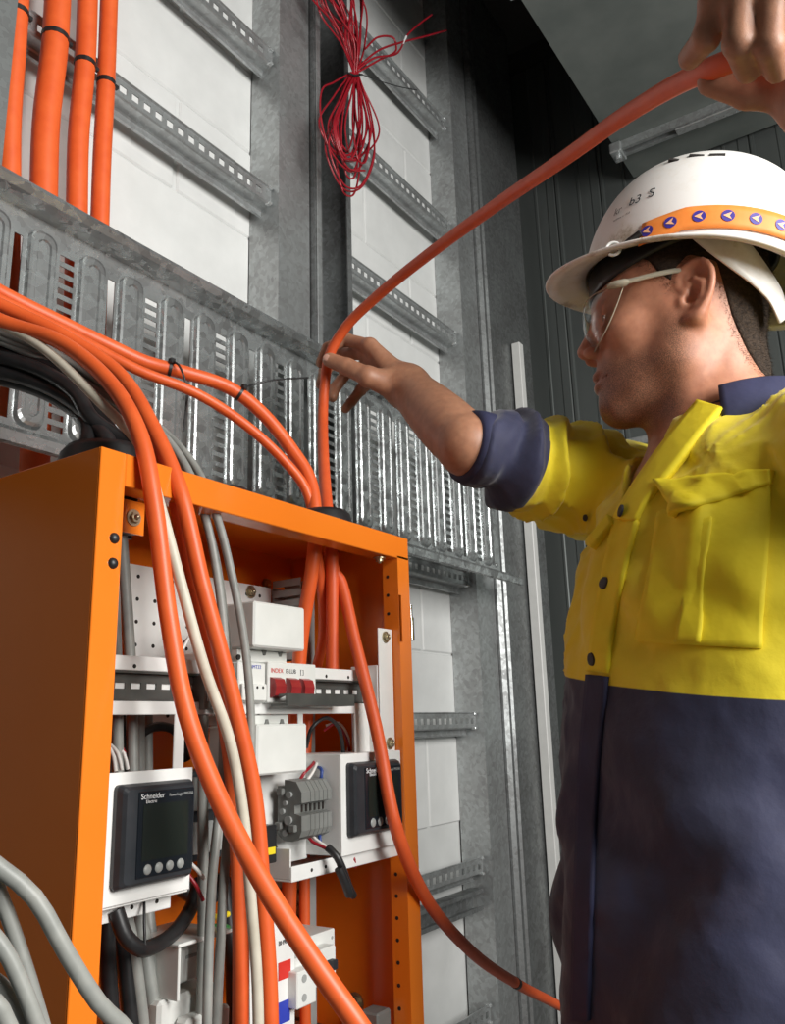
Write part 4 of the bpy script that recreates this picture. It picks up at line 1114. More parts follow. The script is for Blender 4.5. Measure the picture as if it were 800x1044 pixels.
# ---- skin
def skin_material():
    m, nt, b = base_mat('skin', (.5, .25, .16), .48)
    b.inputs['Subsurface Weight'].default_value = .12; b.inputs['Subsurface Radius'].default_value = (.012, .004, .002); b.inputs['Subsurface Scale'].default_value = .4
    at_ = nd(nt, 'ShaderNodeAttribute'); at_.attribute_name = 'tone'
    v = coords(nt); n1 = noise(nt, v, 90, 4); n2 = noise(nt, v, 900, 2, .7)
    mx = nd(nt, 'ShaderNodeMixRGB'); mx.blend_type = 'MULTIPLY'; mx.inputs['Fac'].default_value = 1.0
    nt.links.new(at_.outputs['Color'], mx.inputs['Color1']); nt.links.new(ramp(nt, n1, [(.3, (.86, .80, .78)), (.7, (1.1, 1.08, 1.05))]), mx.inputs['Color2'])
    # stubble specks
    st_ = nd(nt, 'ShaderNodeAttribute'); st_.attribute_name = 'stubble'
    sp = ramp(nt, n2, [(.47, g3(1.0)), (.56, g3(0.0))])
    mm = nd(nt, 'ShaderNodeMath'); mm.operation = 'MULTIPLY'; nt.links.new(sp, mm.inputs[0]); nt.links.new(st_.outputs['Fac'], mm.inputs[1])
    m2 = nd(nt, 'ShaderNodeMixRGB'); m2.inputs['Color2'].default_value = (.10, .055, .035, 1)
    nt.links.new(mm.outputs[0], m2.inputs['Fac']); nt.links.new(mx.outputs['Color'], m2.inputs['Color1'])
    nt.links.new(m2.outputs['Color'], b.inputs['Base Color'])
    bump(nt, b, n2, .18, .0008)
    return m
SKIN = skin_material()
def g_(x, w_): return np.exp(-(x/w_)**2)
def head_paint(vw):
    q = w2h(vw); x, y_, z = q.T; ay = np.abs(y_)
    t = np.tile(np.array((.48, .225, .138)), (len(q), 1))
    red = .55*g_(np.linalg.norm(q-np.array((.110, 0, -.024)), axis=1), .020)+.5*(ay > .072)*(z > -.03)*(x > -.04)*(x < .02)+.25*g_(x+.02, .05)*g_(z+.10, .07)
    t = t*(1-red[:, None]*.25)+np.array((.58, .20, .13))*red[:, None]*.25
    lips = g_(z+.064, .011)*g_(ay, .024)*(x > .082)
    t = t*(1-lips[:, None]*.75)+np.array((.36, .12, .095))*lips[:, None]*.75
    beard = np.clip((-.040-z+.55*np.clip(x-.03, -.06, .06)*0)/.02, 0, 1)*np.clip((x+.005)/.02, 0, 1)*np.clip((z+.150)/.03, 0, 1)
    beard = np.maximum(beard, np.clip((-.005-z)/.03, 0, 1)*g_(x-.010, .016)*np.clip((z+.1)/.03, 0, 1)*(ay > .04))
    beard *= 1-lips
    t = t*(1-.22*beard[:, None])
    brow = g_(z-.034-.10*(ay-.03), .0052)*np.clip((ay-.008)/.006, 0, 1)*np.clip((.052-ay)/.006, 0, 1)*(x > .055)
    t = t*(1-.82*brow[:, None])+np.array((.07, .04, .025))*.82*brow[:, None]
    return t, beard*.75
parts_v = []; parts_q = []; tones = []; stub = []; off = 0
def add_part(v, q, tone, s_):
    global off
    parts_v.append(v); parts_q.append(q+off); tones.append(tone); stub.append(s_); off += len(v)
def fh(P_): return smin(head_sdf(w2h(P_)), torso_core(P_)+.004, .03)
lo = h2w(np.array(((-.11, -.10, -.19), (.13, .10, .14), (-.11, .10, -.19), (.13, -.10, .14), (-.11, -.1, .14), (.13, .1, -.19), (-.11, .1, .14), (.13, -.1, -.19))))
v_, q_ = mesh_sdf(fh, lo.min(0)-.01, lo.max(0)+.01, .0022)
tn, sb = head_paint(v_); add_part(v_, q_, tn, sb)
al = np.array([SR, ER, WR]+sum([f[0] for f in RH_f], [])+RH_t[0])
v_, q_ = mesh_sdf(right_arm, al.min(0)-.06, al.max(0)+.06, .0024)
tn = np.tile(np.array((.40, .200, .120)), (len(v_), 1)); kn = np.zeros(len(v_))
for pts, rs in RH_f+[RH_t]:
    for c_ in pts[1:3]: kn += .6*g_(np.linalg.norm(v_-c_, axis=1), .012)
tn = tn*(1-.18*np.clip(kn, 0, 1)[:, None]*np.array((.4, 1, 1)))
add_part(v_, q_, tn, np.zeros(len(v_)))
al = np.array([SL, EL, WL]+sum([f[0] for f in LH_f], [])+LH_t[0])
v_, q_ = mesh_sdf(left_arm, al.min(0)-.06, al.max(0)+.06, .0026)
add_part(v_, q_, np.tile(np.array((.44, .225, .140)), (len(v_), 1)), np.zeros(len(v_)))
v_, q_ = mesh_sdf(lambda P_: torso_core(P_)+.012, (.70, -.02, .70), (1.22, .48, 1.50), .012)
add_part(v_, q_, np.tile(np.array((.45, .23, .145)), (len(v_), 1)), np.zeros(len(v_)))
body = np_mesh('body', sh(np.concatenate(parts_v)), np.concatenate(parts_q), SKIN, person, {'tone': np.concatenate(tones), 'stubble': np.concatenate(stub)})
body['label'] = 'tanned skin of face, neck, forearm and hands'
# nails on the visible thumb
tp = np.array(RH_t[0][-1]); td = tp-np.array(RH_t[0][-2]); td /= np.linalg.norm(td); nv = -_d-td*(-_d@td); nv /= np.linalg.norm(nv)
sd_ = np.cross(td, nv)
Rn = np.stack([td, sd_, nv], 1)
v_, q_ = mesh_sdf(lambda P_: s_ell(P_, tp+nv*.0095+td*.001, (.0062, .0052, .0016), Rn), tp-.014, tp+.014, .0007)
np_mesh('thumbnail', sh(v_), q_, base_mat('nail', (.60, .34, .26), .3)[0], person)
# eyes
for s_ in (1, -1):
    c_ = h2w((.0765, .032*s_, .0083)); mb = MB()
    v = []; f = []
    for i in range(9):
        for j in range(16):
            th = pi*i/8; v.append(c_-np.array((.95, .24, 0))+.0130*np.array((sin(th)*cos(2*pi*j/16), sin(th)*sin(2*pi*j/16), cos(th))))
    f = [(i*16+j, (i+1)*16+j, (i+1)*16+(j+1) % 16, i*16+(j+1) % 16) for i in range(8) for j in range(16)]
    mb.add(v, f, True); mb.build('eye', base_mat('eye', (.26, .21, .18), .15)[0], person)

# ---- hair: short cropped shell with bristles
def poly2(x, z, pg):
    d = np.full(len(x), 1e9); s_ = np.ones(len(x)); n = len(pg)
    for i in range(n):
        (x0, z0), (x1, z1) = pg[i], pg[(i+1) % n]; ex, ez = x1-x0, z1-z0; wx, wz = x-x0, z-z0
        t = np.clip((wx*ex+wz*ez)/(ex*ex+ez*ez), 0, 1); d = np.minimum(d, (wx-ex*t)**2+(wz-ez*t)**2)
        c1 = z >= z0; c2 = z < z1; c3 = ex*wz > ez*wx
        s_ = np.where((c1 & c2 & c3) | (~c1 & ~c2 & ~c3), -s_, s_)
    return s_*np.sqrt(d)
HP = [(.052, .15), (.060, .062), (.038, .048), (.028, .030), (.018, .022), (.014, .002), (.004, .000), (.002, .030), (-.012, .046), (-.034, .038), (-.040, .010), (-.046, -.020), (-.060, -.060), (-.080, -.098), (-.14, -.105), (-.14, .15)]
def hair_sdf(P_):
    q = w2h(P_); pg = poly2(q[:, 0], q[:, 2], HP)
    th = np.clip(-pg/.03, 0, 1)
    nk = s_cone(q, (-.030, 0, -.030), (-.040, 0, -.200), .056, .064)
    base = smin(head_core(q), nk, .028)
    d = base-.0008-.0048*th-.0011*fbm(P_, .012, 3)*th
    return smax(d, (pg+HSH)*.8, .004)
HSH = 0.0
HAIR = var_mat('short_brown_hair', (.016, .009, .005), (.050, .030, .017), .9, 300, bumps=.6, bscale=900, bdist=.002)
HSH = .006
v_, q_ = mesh_sdf(hair_sdf, lo.min(0)-.012, lo.max(0)+.012, .0022)
hair = np_mesh('hair', sh(v_), q_, HAIR, person)
rs = np.random.RandomState(5); HSH = -.003
v_, q_ = mesh_sdf(hair_sdf, lo.min(0)-.012, lo.max(0)+.012, .0026)
keep = np.where((w2h(v_)[:, 2] < .075) & (w2h(v_)[:, 1] > -.02))[0]; sel = rs.choice(keep, min(9000, len(keep)), False)
gn = grad(hair_sdf, v_[sel]); q2 = w2h(v_[sel])
flow = np.tile(np.array((-.35, 0, -.75)), (len(sel), 1))@HR.T
hd = gn*.55+flow*.55+rs.randn(len(sel), 3)*.22; hd /= np.linalg.norm(hd, axis=1)[:, None]
sd = np.cross(hd, rs.randn(len(sel), 3)); sd /= np.linalg.norm(sd, axis=1)[:, None]; s3 = np.cross(hd, sd)
ln = rs.uniform(.004, .008, len(sel))[:, None]; b0 = v_[sel]-gn*.001
vv = np.stack([b0+sd*.00022, b0-sd*.00011+s3*.00019, b0-sd*.00011-s3*.00019, b0+hd*ln], 1).reshape(-1, 3)
ff = []
for i in range(len(sel)):
    k = 4*i; ff += [(k, k+1, k+3), (k+1, k+2, k+3), (k+2, k, k+3)]
br = mesh_obj('hair_bristles', sh(vv), ff, HAIR, hair); br['kind'] = 'stuff'
# ---- shirt
def armdist(P_, a, b):
    ab = b-a; t = np.clip(((P_-a)@ab)/(ab@ab), 0, 1); e = P_-a-t[:, None]*ab; return t, np.sqrt((e*e).sum(1))
CUT_R = SR+(ER-SR)*1.0          # sleeve rolled up to the elbow
def folds(P_):
    tR, dR = armdist(P_, SR, ER); L = np.linalg.norm(ER-SR)
    ax = (ER-SR)/L
    # bunching rings on the right sleeve
    s_ = (P_-SR)@ax
    wR = np.clip((s_-.02)/.06, 0, 1)*np.clip((.13-dR)/.03, 0, 1)
    ph = 1.2*wv(P_, (.3, .5, 1.0), .16, .5)+.9*wv(P_, (1, -.4, .3), .11)
    o = .0068*wR*(np.sin(s_*2*pi/.043+ph)+.5*np.sin(s_*2*pi/.024+1.7*ph))
    # torso folds: verticals below, diagonals towards the armpits
    z = P_[:, 2]; low = np.clip((1.24-z)/.12, 0, 1); up = np.clip((z-1.24)/.08, 0, 1)*(1-wR)
    lat = (P_-np.array((.95, .24, 1.2)))@TL; fw = (P_-np.array((.95, .24, 1.2)))@TF
    th = np.arctan2(lat, fw+.02)
    o += .0085*low*np.sin(th*6.5+1.3*wv(P_, (.2, .1, 1), .45)+.6*wv(P_, (0, .3, 1), .2))
    o += .0034*low*np.sin((z*1.0-lat*.9)*2*pi/.12+wv(P_, (1, 1, .2), .3))
    o += .0042*up*np.sin((lat*1.0+z*.55)*2*pi/.085+1.5*wv(P_, (.5, .2, 1), .25))
    for cA, amp, nk, rad in ((dep(598, 556, 1.08), .0060, 9, .13), (dep(800, 470, .86), .0050, 8, .16), (dep(600, 690, .98), .0040, 8, .12)):
        v2 = P_-cA; la = v2@TL; r2 = np.sqrt((v2*v2).sum(1)); an = np.arctan2(v2[:, 2], la)
        rg = 1-np.abs(np.sin(an*nk*.5+1.1*wv(P_, (1, .6, .3), .14)+.8))
        o -= amp*rg**2.2*np.exp(-(r2/rad)**2)*np.clip(r2/.03, 0, 1)
    o += .0030*fbm(P_, .10, 11)
    return o
VB = None
def shirt_base(P_):
    d = torso_core(P_, .006)-.004
    sk = s_ell(P_, tl((.955, .238), 0, 0, .98), (.126, .185, .32), RT)           # loose lower half
    d = smin(d, sk, .08)
    sl = s_chain(P_, [SR+(ER-SR)*-.05, SR+(ER-SR)*.35, SR+(ER-SR)*.7, ER], [.078, .070, .060, .0450], .02)
    d = smin(d, sl, .055)
    sl2 = s_chain(P_, [SL, SL+(EL-SL)*.5, EL, EL+(WL-EL)*.2], [.076, .066, .060, .052], .02)
    d = smin(d, sl2, .05)
    return d
def shirt_sdf(P_):
    d = shirt_base(P_)+folds(P_)*.9
    # end of the sleeves, hem
    u = (ER-SR)/np.linalg.norm(ER-SR)
    d = smax(d, (P_-CUT_R)@u, .006)
    u = (WL-EL)/np.linalg.norm(WL-EL); t_, dd_ = armdist(P_, EL, WL)
    d = smax(d, np.where(dd_ < .10, (P_-(EL+(WL-EL)*.18))@u, -1), .006)
    d = smax(d, .80-P_[:, 2], .006)
    # neck opening running down into the V
    a_ = NB+np.array((0, 0, .005)); 
    d = smax(d, -s_cone(P_, a_+np.array((0, 0, -.012)), a_+np.array((0, 0, .12)), .0715, .105), .008)
    d = smax(d, -s_cone(P_, h2w((.018, 0, -.165)), VEE, .050, .004), .006)
    return d
VEE = np.zeros(3)
VEE = trace(shirt_base, _C, np.array([ray(644, 516)]))[0]+TF*.012
SM, nt, b = base_mat('hi_vis_and_navy_drill', (.7, .6, .03), .75)
b.inputs['Sheen Weight'].default_value = .25
av = nd(nt, 'ShaderNodeAttribute'); av.attribute_name = 'navy'
v = coords(nt); n1 = noise(nt, v, 14, 4)
yl = ramp(nt, n1, [(.3, (.80, .63, .012)), (.7, (.88, .72, .022))])
nv_ = ramp(nt, n1, [(.3, (.014, .016, .046)), (.55, (.021, .024, .066)), (.8, (.05, .05, .10))])
stp = ramp(nt, av.outputs['Fac'], [(.497, g3(0)), (.503, g3(1))])
mx = nd(nt, 'ShaderNodeMixRGB'); nt.links.new(stp, mx.inputs['Fac']); nt.links.new(yl, mx.inputs['Color1']); nt.links.new(nv_, mx.inputs['Color2'])
nt.links.new(mx.outputs['Color'], b.inputs['Base Color'])
wa = nd(nt, 'ShaderNodeTexWave'); wa.inputs['Scale'].default_value = 420; wa.inputs['Distortion'].default_value = 1.0
nt.links.new(v, wa.inputs['Vector'])
ad = nd(nt, 'ShaderNodeMath'); ad.operation = 'MULTIPLY_ADD'; ad.inputs[1].default_value = .0
nt.links.new(wa.outputs['Fac'], ad.inputs[0]); nt.links.new(noise(nt, v, 35, 5), ad.inputs[2])
bump(nt, b, ad.outputs[0], .35, .004)
YELLOW = var_mat('hi_vis_yellow_drill', (.80, .63, .012), (.88, .72, .022), .75, 14, bumps=.3, bscale=60, bdist=.003)
NAVY = var_mat('navy_drill', (.016, .018, .05), (.03, .033, .085), .75, 14, bumps=.3, bscale=60, bdist=.003)
v_, q_ = mesh_sdf(shirt_sdf, (.58, -.28, .78), (1.30, .58, 1.64), .0044)
ZL = 1.268
lat = (v_-np.array((.95, .24, 0)))@TL
zb = ZL-.008-.17*lat+.003*np.sin(lat*9)-v_[:, 2]
axr = (ER-SR)/np.linalg.norm(ER-SR); tR, dR = armdist(v_, SR, ER)
onR = ((v_-SR)@axr-.192)+.10*((v_-SR)@np.array((0, 0, 1)))
axl = (EL-SL)/np.linalg.norm(EL-SL); tL, dL = armdist(v_, SL, EL)
onL = ((v_-SL)@axl-.12)
isR = (dR < .12) & (v_[:, 2] > 1.34)
nav = np.where(isR, np.maximum(onR, zb), zb)
nav = np.where((dL < .11) & (v_[:, 2] > 1.33), np.maximum(onL, zb), nav)
shirt = np_mesh('shirt', sh(v_), q_, SM, person, {'navy': np.clip(.5+nav*8, 0, 1)})
shirt['label'] = 'work shirt, yellow above and navy below with dark buttons'

def patch(name, corners, nu, nv, off, thick, mat, parent, bulge=None, f=None):
    """cloth panel laid on the shirt: bilinear grid between four rays, traced on to the shirt, thickened"""
    f = f or shirt_sdf
    c = [np.array(p, float) for p in corners]; uv = [(i/nu, j/nv) for j in range(nv+1) for i in range(nu+1)]
    px = np.array([(1-u)*(1-w_)*c[0]+u*(1-w_)*c[1]+u*w_*c[2]+(1-u)*w_*c[3] for u, w_ in uv])
    return lay(name, px, nu, nv, off, thick, mat, parent, bulge, uv, f)
def strip(name, left, right, nu, off, thick, mat, parent, f=None):
    """panel between two pixel polylines"""
    f = f or shirt_sdf
    l = spline([np.array((*p, 0.0)) for p in left], 4)[:, :2]; r = spline([np.array((*p, 0.0)) for p in right], 4)[:, :2]
    n = 36; li = l[np.linspace(0, len(l)-1, n).astype(int)]; ri = r[np.linspace(0, len(r)-1, n).astype(int)]
    px = np.array([li[j]+(ri[j]-li[j])*i/nu for j in range(n) for i in range(nu+1)])
    uv = [(i/nu, j/(n-1)) for j in range(n) for i in range(nu+1)]
    return lay(name, px, nu, n-1, off, thick, mat, parent, None, uv, f)
def lay(name, px, nu, nv, off, thick, mat, parent, bulge, uv, f):
    dirs = np.array([ray(*p) for p in px]); p0 = trace(f, _C, dirs, .55); n = grad(f, p0, .004)
    top = np.array([off+(bulge(u, w_) if bulge else 0) for u, w_ in uv])
    T_ = p0+n*(top[:, None]+thick/2); B_ = p0+n*(top[:, None]-thick/2-off)
    N = len(px); v = np.concatenate([T_, B_]); W_ = nu+1; fs = []
    for j in range(nv):
        for i in range(nu):
            a = j*W_+i; fs += [(a, a+1, a+1+W_, a+W_), (N+a, N+a+W_, N+a+1+W_, N+a+1)]
    for j in range(nv):
        for i in (0, nu):
            a = j*W_+i; fs.append((a, a+W_, N+a+W_, N+a) if i == 0 else (a, N+a, N+a+W_, a+W_))
    for i in range(nu):
        for j in (0, nv):
            a = j*W_+i; fs.append((a, N+a, N+a+1, a+1) if j == 0 else (a, a+1, N+a+1, N+a))
    o = mesh_obj(name, sh(v), fs, mat, parent, True)
    bm = bmesh.new(); bm.from_mesh(o.data); bmesh.ops.recalc_face_normals(bm, faces=bm.faces); bm.to_mesh(o.data); bm.free()
    return o
# lapel edge, placket, pocket with curling flap
strip('lapel', [(713, 412), (690, 440), (663, 476), (642, 508), (630, 530)], [(738, 421), (716, 446), (686, 484), (664, 512), (652, 534)], 6, .006, .003, YELLOW, shirt, shirt_base)
strip('placket', [(628, 528), (612, 600), (600, 684)], [(652, 532), (634, 604), (621, 686)], 6, .003, .002, YELLOW, shirt)
strip('lower_placket', [(600, 688), (592, 780), (588, 900), (584, 1040)], [(621, 690), (612, 780), (606, 900), (602, 1040)], 6, .003, .002, NAVY, shirt)
patch('pocket', [(672, 525), (787, 488), (776, 662), (650, 654)], 22, 26, .0045, .002, YELLOW, shirt, lambda u, w_: .006*math.exp(-((u-.38)/.08)**2)*(.4+.6*(1-w_))+.004*math.sin(pi*u)*math.sin(pi*w_))
patch('pocket_pleat', [(712, 535), (728, 532), (716, 655), (692, 654)], 6, 20, .010, .002, YELLOW, shirt)
patch('pocket_flap', [(668, 494), (790, 480), (788, 494), (694, 530)], 26, 8, .0075, .0025, YELLOW, shirt, lambda u, w_: w_*(.014*math.exp(-((u-.12)/.13)**2)+.010*math.exp(-((u-.55)/.2)**2)*math.sin(6*u)**2))
def button(px, py, r=.0070, lift=.0045):
    p0 = trace(shirt_sdf, _C, np.array([ray(px, py)]), .55); n = grad(shirt_sdf, p0, .004)[0]; c = sh(p0[0])+n*lift
    mb = MB(); mb.cyl(c, c+n*.002, r, r*.9, 18); mb.cyl(c+n*.002, c+n*.0024, r*.9, r*.6, 18)
    mb.build('button', MT['ink'], shirt)
button(642, 523, lift=.0095); button(619, 596); button(607, 672)
button(600, 528, .0045)
# flap on the far chest pocket
patch('pocket_flap', [(601, 553), (624, 527), (628, 535), (607, 561)], 10, 5, .006, .0025, YELLOW, shirt)
# collar: stand and fall
def collar_pt(a, r, z): 
    c = NB+np.array((0, 0, z)); f_ = HR[:, 0]*np.array((1, 1, 0)); f_ /= np.linalg.norm(f_); l_ = np.array((-f_[1], f_[0], 0))
    return c+f_*r*cos(a)*1.02+l_*r*sin(a)
def ring_strip(name, a0, a1, prof, mat):
    n = 48; v = []; f = []; m_ = len(prof)
    for i in range(n+1):
        a = a0+(a1-a0)*i/n; e = abs(math.remainder(a-pi, 2*pi))/pi       # 0 at the nape, 1 at the front
        for (r, z, dr, dz) in prof: v.append(collar_pt(a, r+dr*e, z+dz*e))
    for i in range(n):
        for j in range(m_-1): f.append((i*m_+j, i*m_+j+1, (i+1)*m_+j+1, (i+1)*m_+j))
    o = mesh_obj(name, sh(v), f, mat, shirt, True)
    s_ = o.modifiers.new('thick', 'SOLIDIFY'); s_.thickness = .003; s_.offset = 0
    return o
ring_strip('collar_stand', radians(48), radians(312), [(.078, -.010, -.002, -.03), (.074, .025, -.002, -.03), (.0735, .074, -.002, -.040)], NAVY)
ring_strip('collar_fall', radians(82), radians(278), [(.0745, .072, -.001, -.034), (.080, .084, 0, -.034), (.089, .079, .003, -.034), (.103, .044, .006, -.034), (.114, .014, .010, -.028)], NAVY)
# cuff of the rolled right sleeve
u = (ER-SR)/np.linalg.norm(ER-SR); mb = MB()
pts = [CUT_R-u*.030, CUT_R-u*.022, CUT_R-u*.008, CUT_R+u*.003, CUT_R+u*.004]
mb.tube(np.array([sh(p) for p in pts]), [.0480, .0495, .0490, .0465, .0380], 36, cap=False)
mb.build('rolled_cuff', NAVY, shirt)
# ---- trousers and boots (below the frame)
HIP = np.array((.945, .250, .86))
def legs(P_):
    d = s_ell(P_, HIP, (.125, .17, .14), RT)
    for s_ in (1, -1):
        h_ = HIP+TL*.085*s_; k_ = h_*np.array((1, 1, 0))+TL*.03*s_+TF*.03+np.array((0, 0, .48)); f_ = k_*np.array((1, 1, 0))-TF*.02+np.array((0, 0, .09))
        d = smin(d, s_chain(P_, [h_, k_, f_], [.10, .075, .062], .04), .05)
    return d
v_, q_ = mesh_sdf(legs, (.62, -.05, .03), (1.28, .55, 1.01), .010); np_mesh('trousers', sh(v_), q_, NAVY, person)
for s_ in (1, -1):
    f_ = HIP*np.array((1, 1, 0))+TL*.115*s_+TF*.01
    def boot(P_):
        d = s_cone(P_, f_+np.array((0, 0, .05)), f_+np.array((0, 0, .14)), .052, .055)
        d = smin(d, s_ell(P_, f_+TF*.08+np.array((0, 0, .042)), (.12, .05, .045), RT), .03)
        return smax(d, .001-P_[:, 2], .006)
    v_, q_ = mesh_sdf(boot, f_-np.array((.26, .26, .02)), f_+np.array((.26, .26, .24)), .008); np_mesh('boot', sh(v_), q_, var_mat('tan_boot_leather', (.16, .09, .04), (.22, .13, .06), .6, 30), person)
# ================================================================== HARD HAT, GLASSES, HELD CABLE
hat = thing('hard_hat', 'scuffed white hard hat with orange logo strap worn by the man', 'helmet', None, tuple(h2w((-.022, 0, .06))))
HTILT = rotm(0, radians(-10.0), 0)
HC = np.array((-.026, 0, .046))
def hp2w(p): return h2w(np.asarray(p, float)@HTILT.T+HC)
hat0 = h2w((-.022, 0, .06))
def hh(v): return np.asarray(v)-hat0
def shell_pt(phi, t, off=0.0):
    """phi 0 front, t 0 rim..1 crown"""
    c_, s_ = cos(phi), sin(phi)
    fr = max(0, c_); bk = max(0, -c_)
    zr = .004+.000*(s_*s_)-.022*bk*bk-.002*fr**3            # rim height
    el = t*pi/2; a, b_, c = .139+off, .116+off, .157+off
    ce = cos(el)**.80; z = sin(el)**.92*c
    p = np.array((a*ce*c_, b_*ce*s_, z))
    p[2] = zr+(p[2])*(1-zr/c)
    # raised crown ridge
    p[2] += .007*math.exp(-(p[1]/.017)**2)*min(1, t*3)*(1 if abs(p[0]) < .105 else .3)
    return p
def brim_pt(phi, k):
    """k 0 at the shell rim .. 1 outer edge"""
    c_, s_ = cos(phi), sin(phi); p = shell_pt(phi, 0); fr = max(0, c_)
    e = .009+.035*math.exp(-(math.remainder(phi, 2*pi)/.62)**2)
    dr = np.array((c_, s_*.85, 0)); dr /= np.linalg.norm(dr)
    q = p+dr*e*k; q[2] -= (.003+.008*fr**3)*k**1.3
    return q
NPH, NT = 96, 22
v = []; f = []
for i in range(NPH):
    phi = 2*pi*i/NPH
    prof = [brim_pt(phi, 1), brim_pt(phi, .66), brim_pt(phi, .33)]+[shell_pt(phi, (j/NT)**1.15) for j in range(NT)]
    v += prof
m_ = 3+NT; v.append(shell_pt(0, 1)); top = len(v)-1
for i in range(NPH):
    i2 = (i+1) % NPH
    for j in range(m_-1): f.append((i*m_+j, i2*m_+j, i2*m_+j+1, i*m_+j+1))
    f.append((i*m_+m_-1, i2*m_+m_-1, top))
HW, nt, b = base_mat('scuffed_white_shell', (.74, .72, .68), .38)
vv_ = coords(nt); n1 = noise(nt, vv_, 30, 6, .7); n2 = noise(nt, vv_, 9, 3)
mm = nd(nt, 'ShaderNodeMath'); mm.operation = 'MULTIPLY'; nt.links.new(n1, mm.inputs[0]); nt.links.new(n2, mm.inputs[1])
nt.links.new(ramp(nt, mm.outputs[0], [(.22, (.78, .76, .73)), (.31, (.72, .68, .62)), (.39, (.40, .33, .24))]), b.inputs['Base Color'])
shell = mesh_obj('shell', hh([hp2w(p) for p in v]), f, HW, hat, True)
so = shell.modifiers.new('thick', 'SOLIDIFY'); so.thickness = .003; so.offset = -1
# rolled edge
mb = MB(); e_ = [hh(hp2w(brim_pt(2*pi*i/NPH, 1))) for i in range(NPH+1)]; mb.tube(np.array(e_), .0024, 8, cap=False); mb.build('brim_edge', HW, shell)
# vents high on the near side of the crown
cand = [(ph, t) for ph in np.linspace(.2, 2.9, 120) for t in np.linspace(.35, .95, 60)]
cw = np.array([hp2w(shell_pt(*c_)) for c_ in cand]); nw = cw-hp2w((0, 0, .02)); fc = ((_C-cw)*nw).sum(1) > .006
for (vx, vy) in ((689, 163), (711, 159), (732, 158)):
    q = cw-_C; dd = q@_d; e2 = (400+FPX*(q@_R)/dd-vx)**2+(522-FPX*(q@_U)/dd-vy)**2+np.where(fc, 0, 1e6)
    ph, t = cand[int(np.argmin(e2))]
    o_ = shell_pt(ph, t); ex = np.array((1.0, 0, 0)); up = shell_pt(ph, t+.03)-o_; up /= np.linalg.norm(up); ex -= up*(ex@up); ex /= np.linalg.norm(ex); no = np.cross(ex, up); no *= np.sign(no@o_)
    mb = MB(); r8 = [(-.0085, -.003), (.0085, -.003), (.0085, .003), (-.0085, .003)]
    for k_, (dz, mi_) in enumerate(((.0008, 0),)):
        mb.add([hh(hp2w(o_+ex*x_+up*y_+no*dz)) for x_, y_ in r8]+[hh(hp2w(o_+ex*x_+up*y_-no*.006)) for x_, y_ in r8], [(0, 1, 2, 3), (0, 4, 5, 1), (1, 5, 6, 2), (2, 6, 7, 3), (3, 7, 4, 0)])
    mb.build('vent', MT['hole'], shell)
# orange logo strap on the near side
ST = var_mat('orange_strap', (.80, .22, .03), (.86, .27, .05), .55, 60)
v = []; f = []; n = 40
def strap_pt(phi, k, off=.0016):
    d0 = math.degrees(phi); t0 = .015+.035*max(0, (d0-70)/60) if d0 > 70 else .015
    drop = max(0, (80-d0)/26)                     # hangs below the rim at its front end
    t = t0+k*.105
    p = shell_pt(phi, max(0, t), off); p[2] -= drop*.014; return p
for i in range(n+1):
    phi = radians(60+(172-60)*i/n)
    for k in (0, .25, .5, .75, 1): v.append(hh(hp2w(strap_pt(phi, k))))
f = [(i*5+j, (i+1)*5+j, (i+1)*5+j+1, i*5+j+1) for i in range(n) for j in range(4)]
strap = mesh_obj('strap', v, f, ST, hat, True)
s_ = strap.modifiers.new('thick', 'SOLIDIFY'); s_.thickness = .0012; s_.offset = 1
PUR = base_mat('blue_logo', (.045, .030, .26), .5)[0]; PEA = base_mat('pale_orange_logo', (.85, .45, .25), .5)[0]
for i, dg_ in enumerate((63.5, 74, 86, 98, 110, 122, 134, 147)):
    ph = radians(dg_); c_ = strap_pt(ph, .5, .0033); eps = .02
    tu = strap_pt(ph+eps, .5, .0033)-strap_pt(ph-eps, .5, .0033); tu /= np.linalg.norm(tu); tw = strap_pt(ph, .9, .0033)-strap_pt(ph, .1, .0033); tw -= tu*(tw@tu); tw /= np.linalg.norm(tw)
    nn = np.cross(tu, tw); nn *= np.sign(nn@(c_*np.array((1, 1, .3)))); r_ = .0070
    mb = MB(); mb.add([hh(hp2w(c_+r_*(cos(2*pi*k/20)*tu+sin(2*pi*k/20)*tw))) for k in range(20)], [tuple(range(20))]); mb.build('logo_disc', PUR, strap)
    A_ = [(-.0052, .0000), (.0040, .0046), (.0014, .0000), (.0040, -.0046)]
    mb = MB(); mb.add([hh(hp2w(c_+nn*.0004-x*tu+y_*tw)) for x, y_ in [(-a, b_) for a, b_ in A_]], [(0, 1, 2, 3)]); mb.build('logo_arrow', PEA, strap)
# black clip and hook at the front end of the strap
mb = MB(); c_ = strap_pt(radians(56), .40, .002); d_ = strap_pt(radians(48), .35, .000); mb.tube(np.array([hh(hp2w(p_)) for p_ in (strap_pt(radians(61), .5, .002), c_, d_)]), [.0075, .0070, .0045], 10, flat=.5); mb.build('clip', MT['black'], strap)
mb = MB(); hk = [hh(hp2w(d_+np.array((.008*cos(t)+.006, .003, .008*sin(t))))) for t in np.linspace(0, 5.2, 14)]; mb.tube(np.array(hk), .0018, 8); mb.build('hook', MT['whiteplastic'], strap)
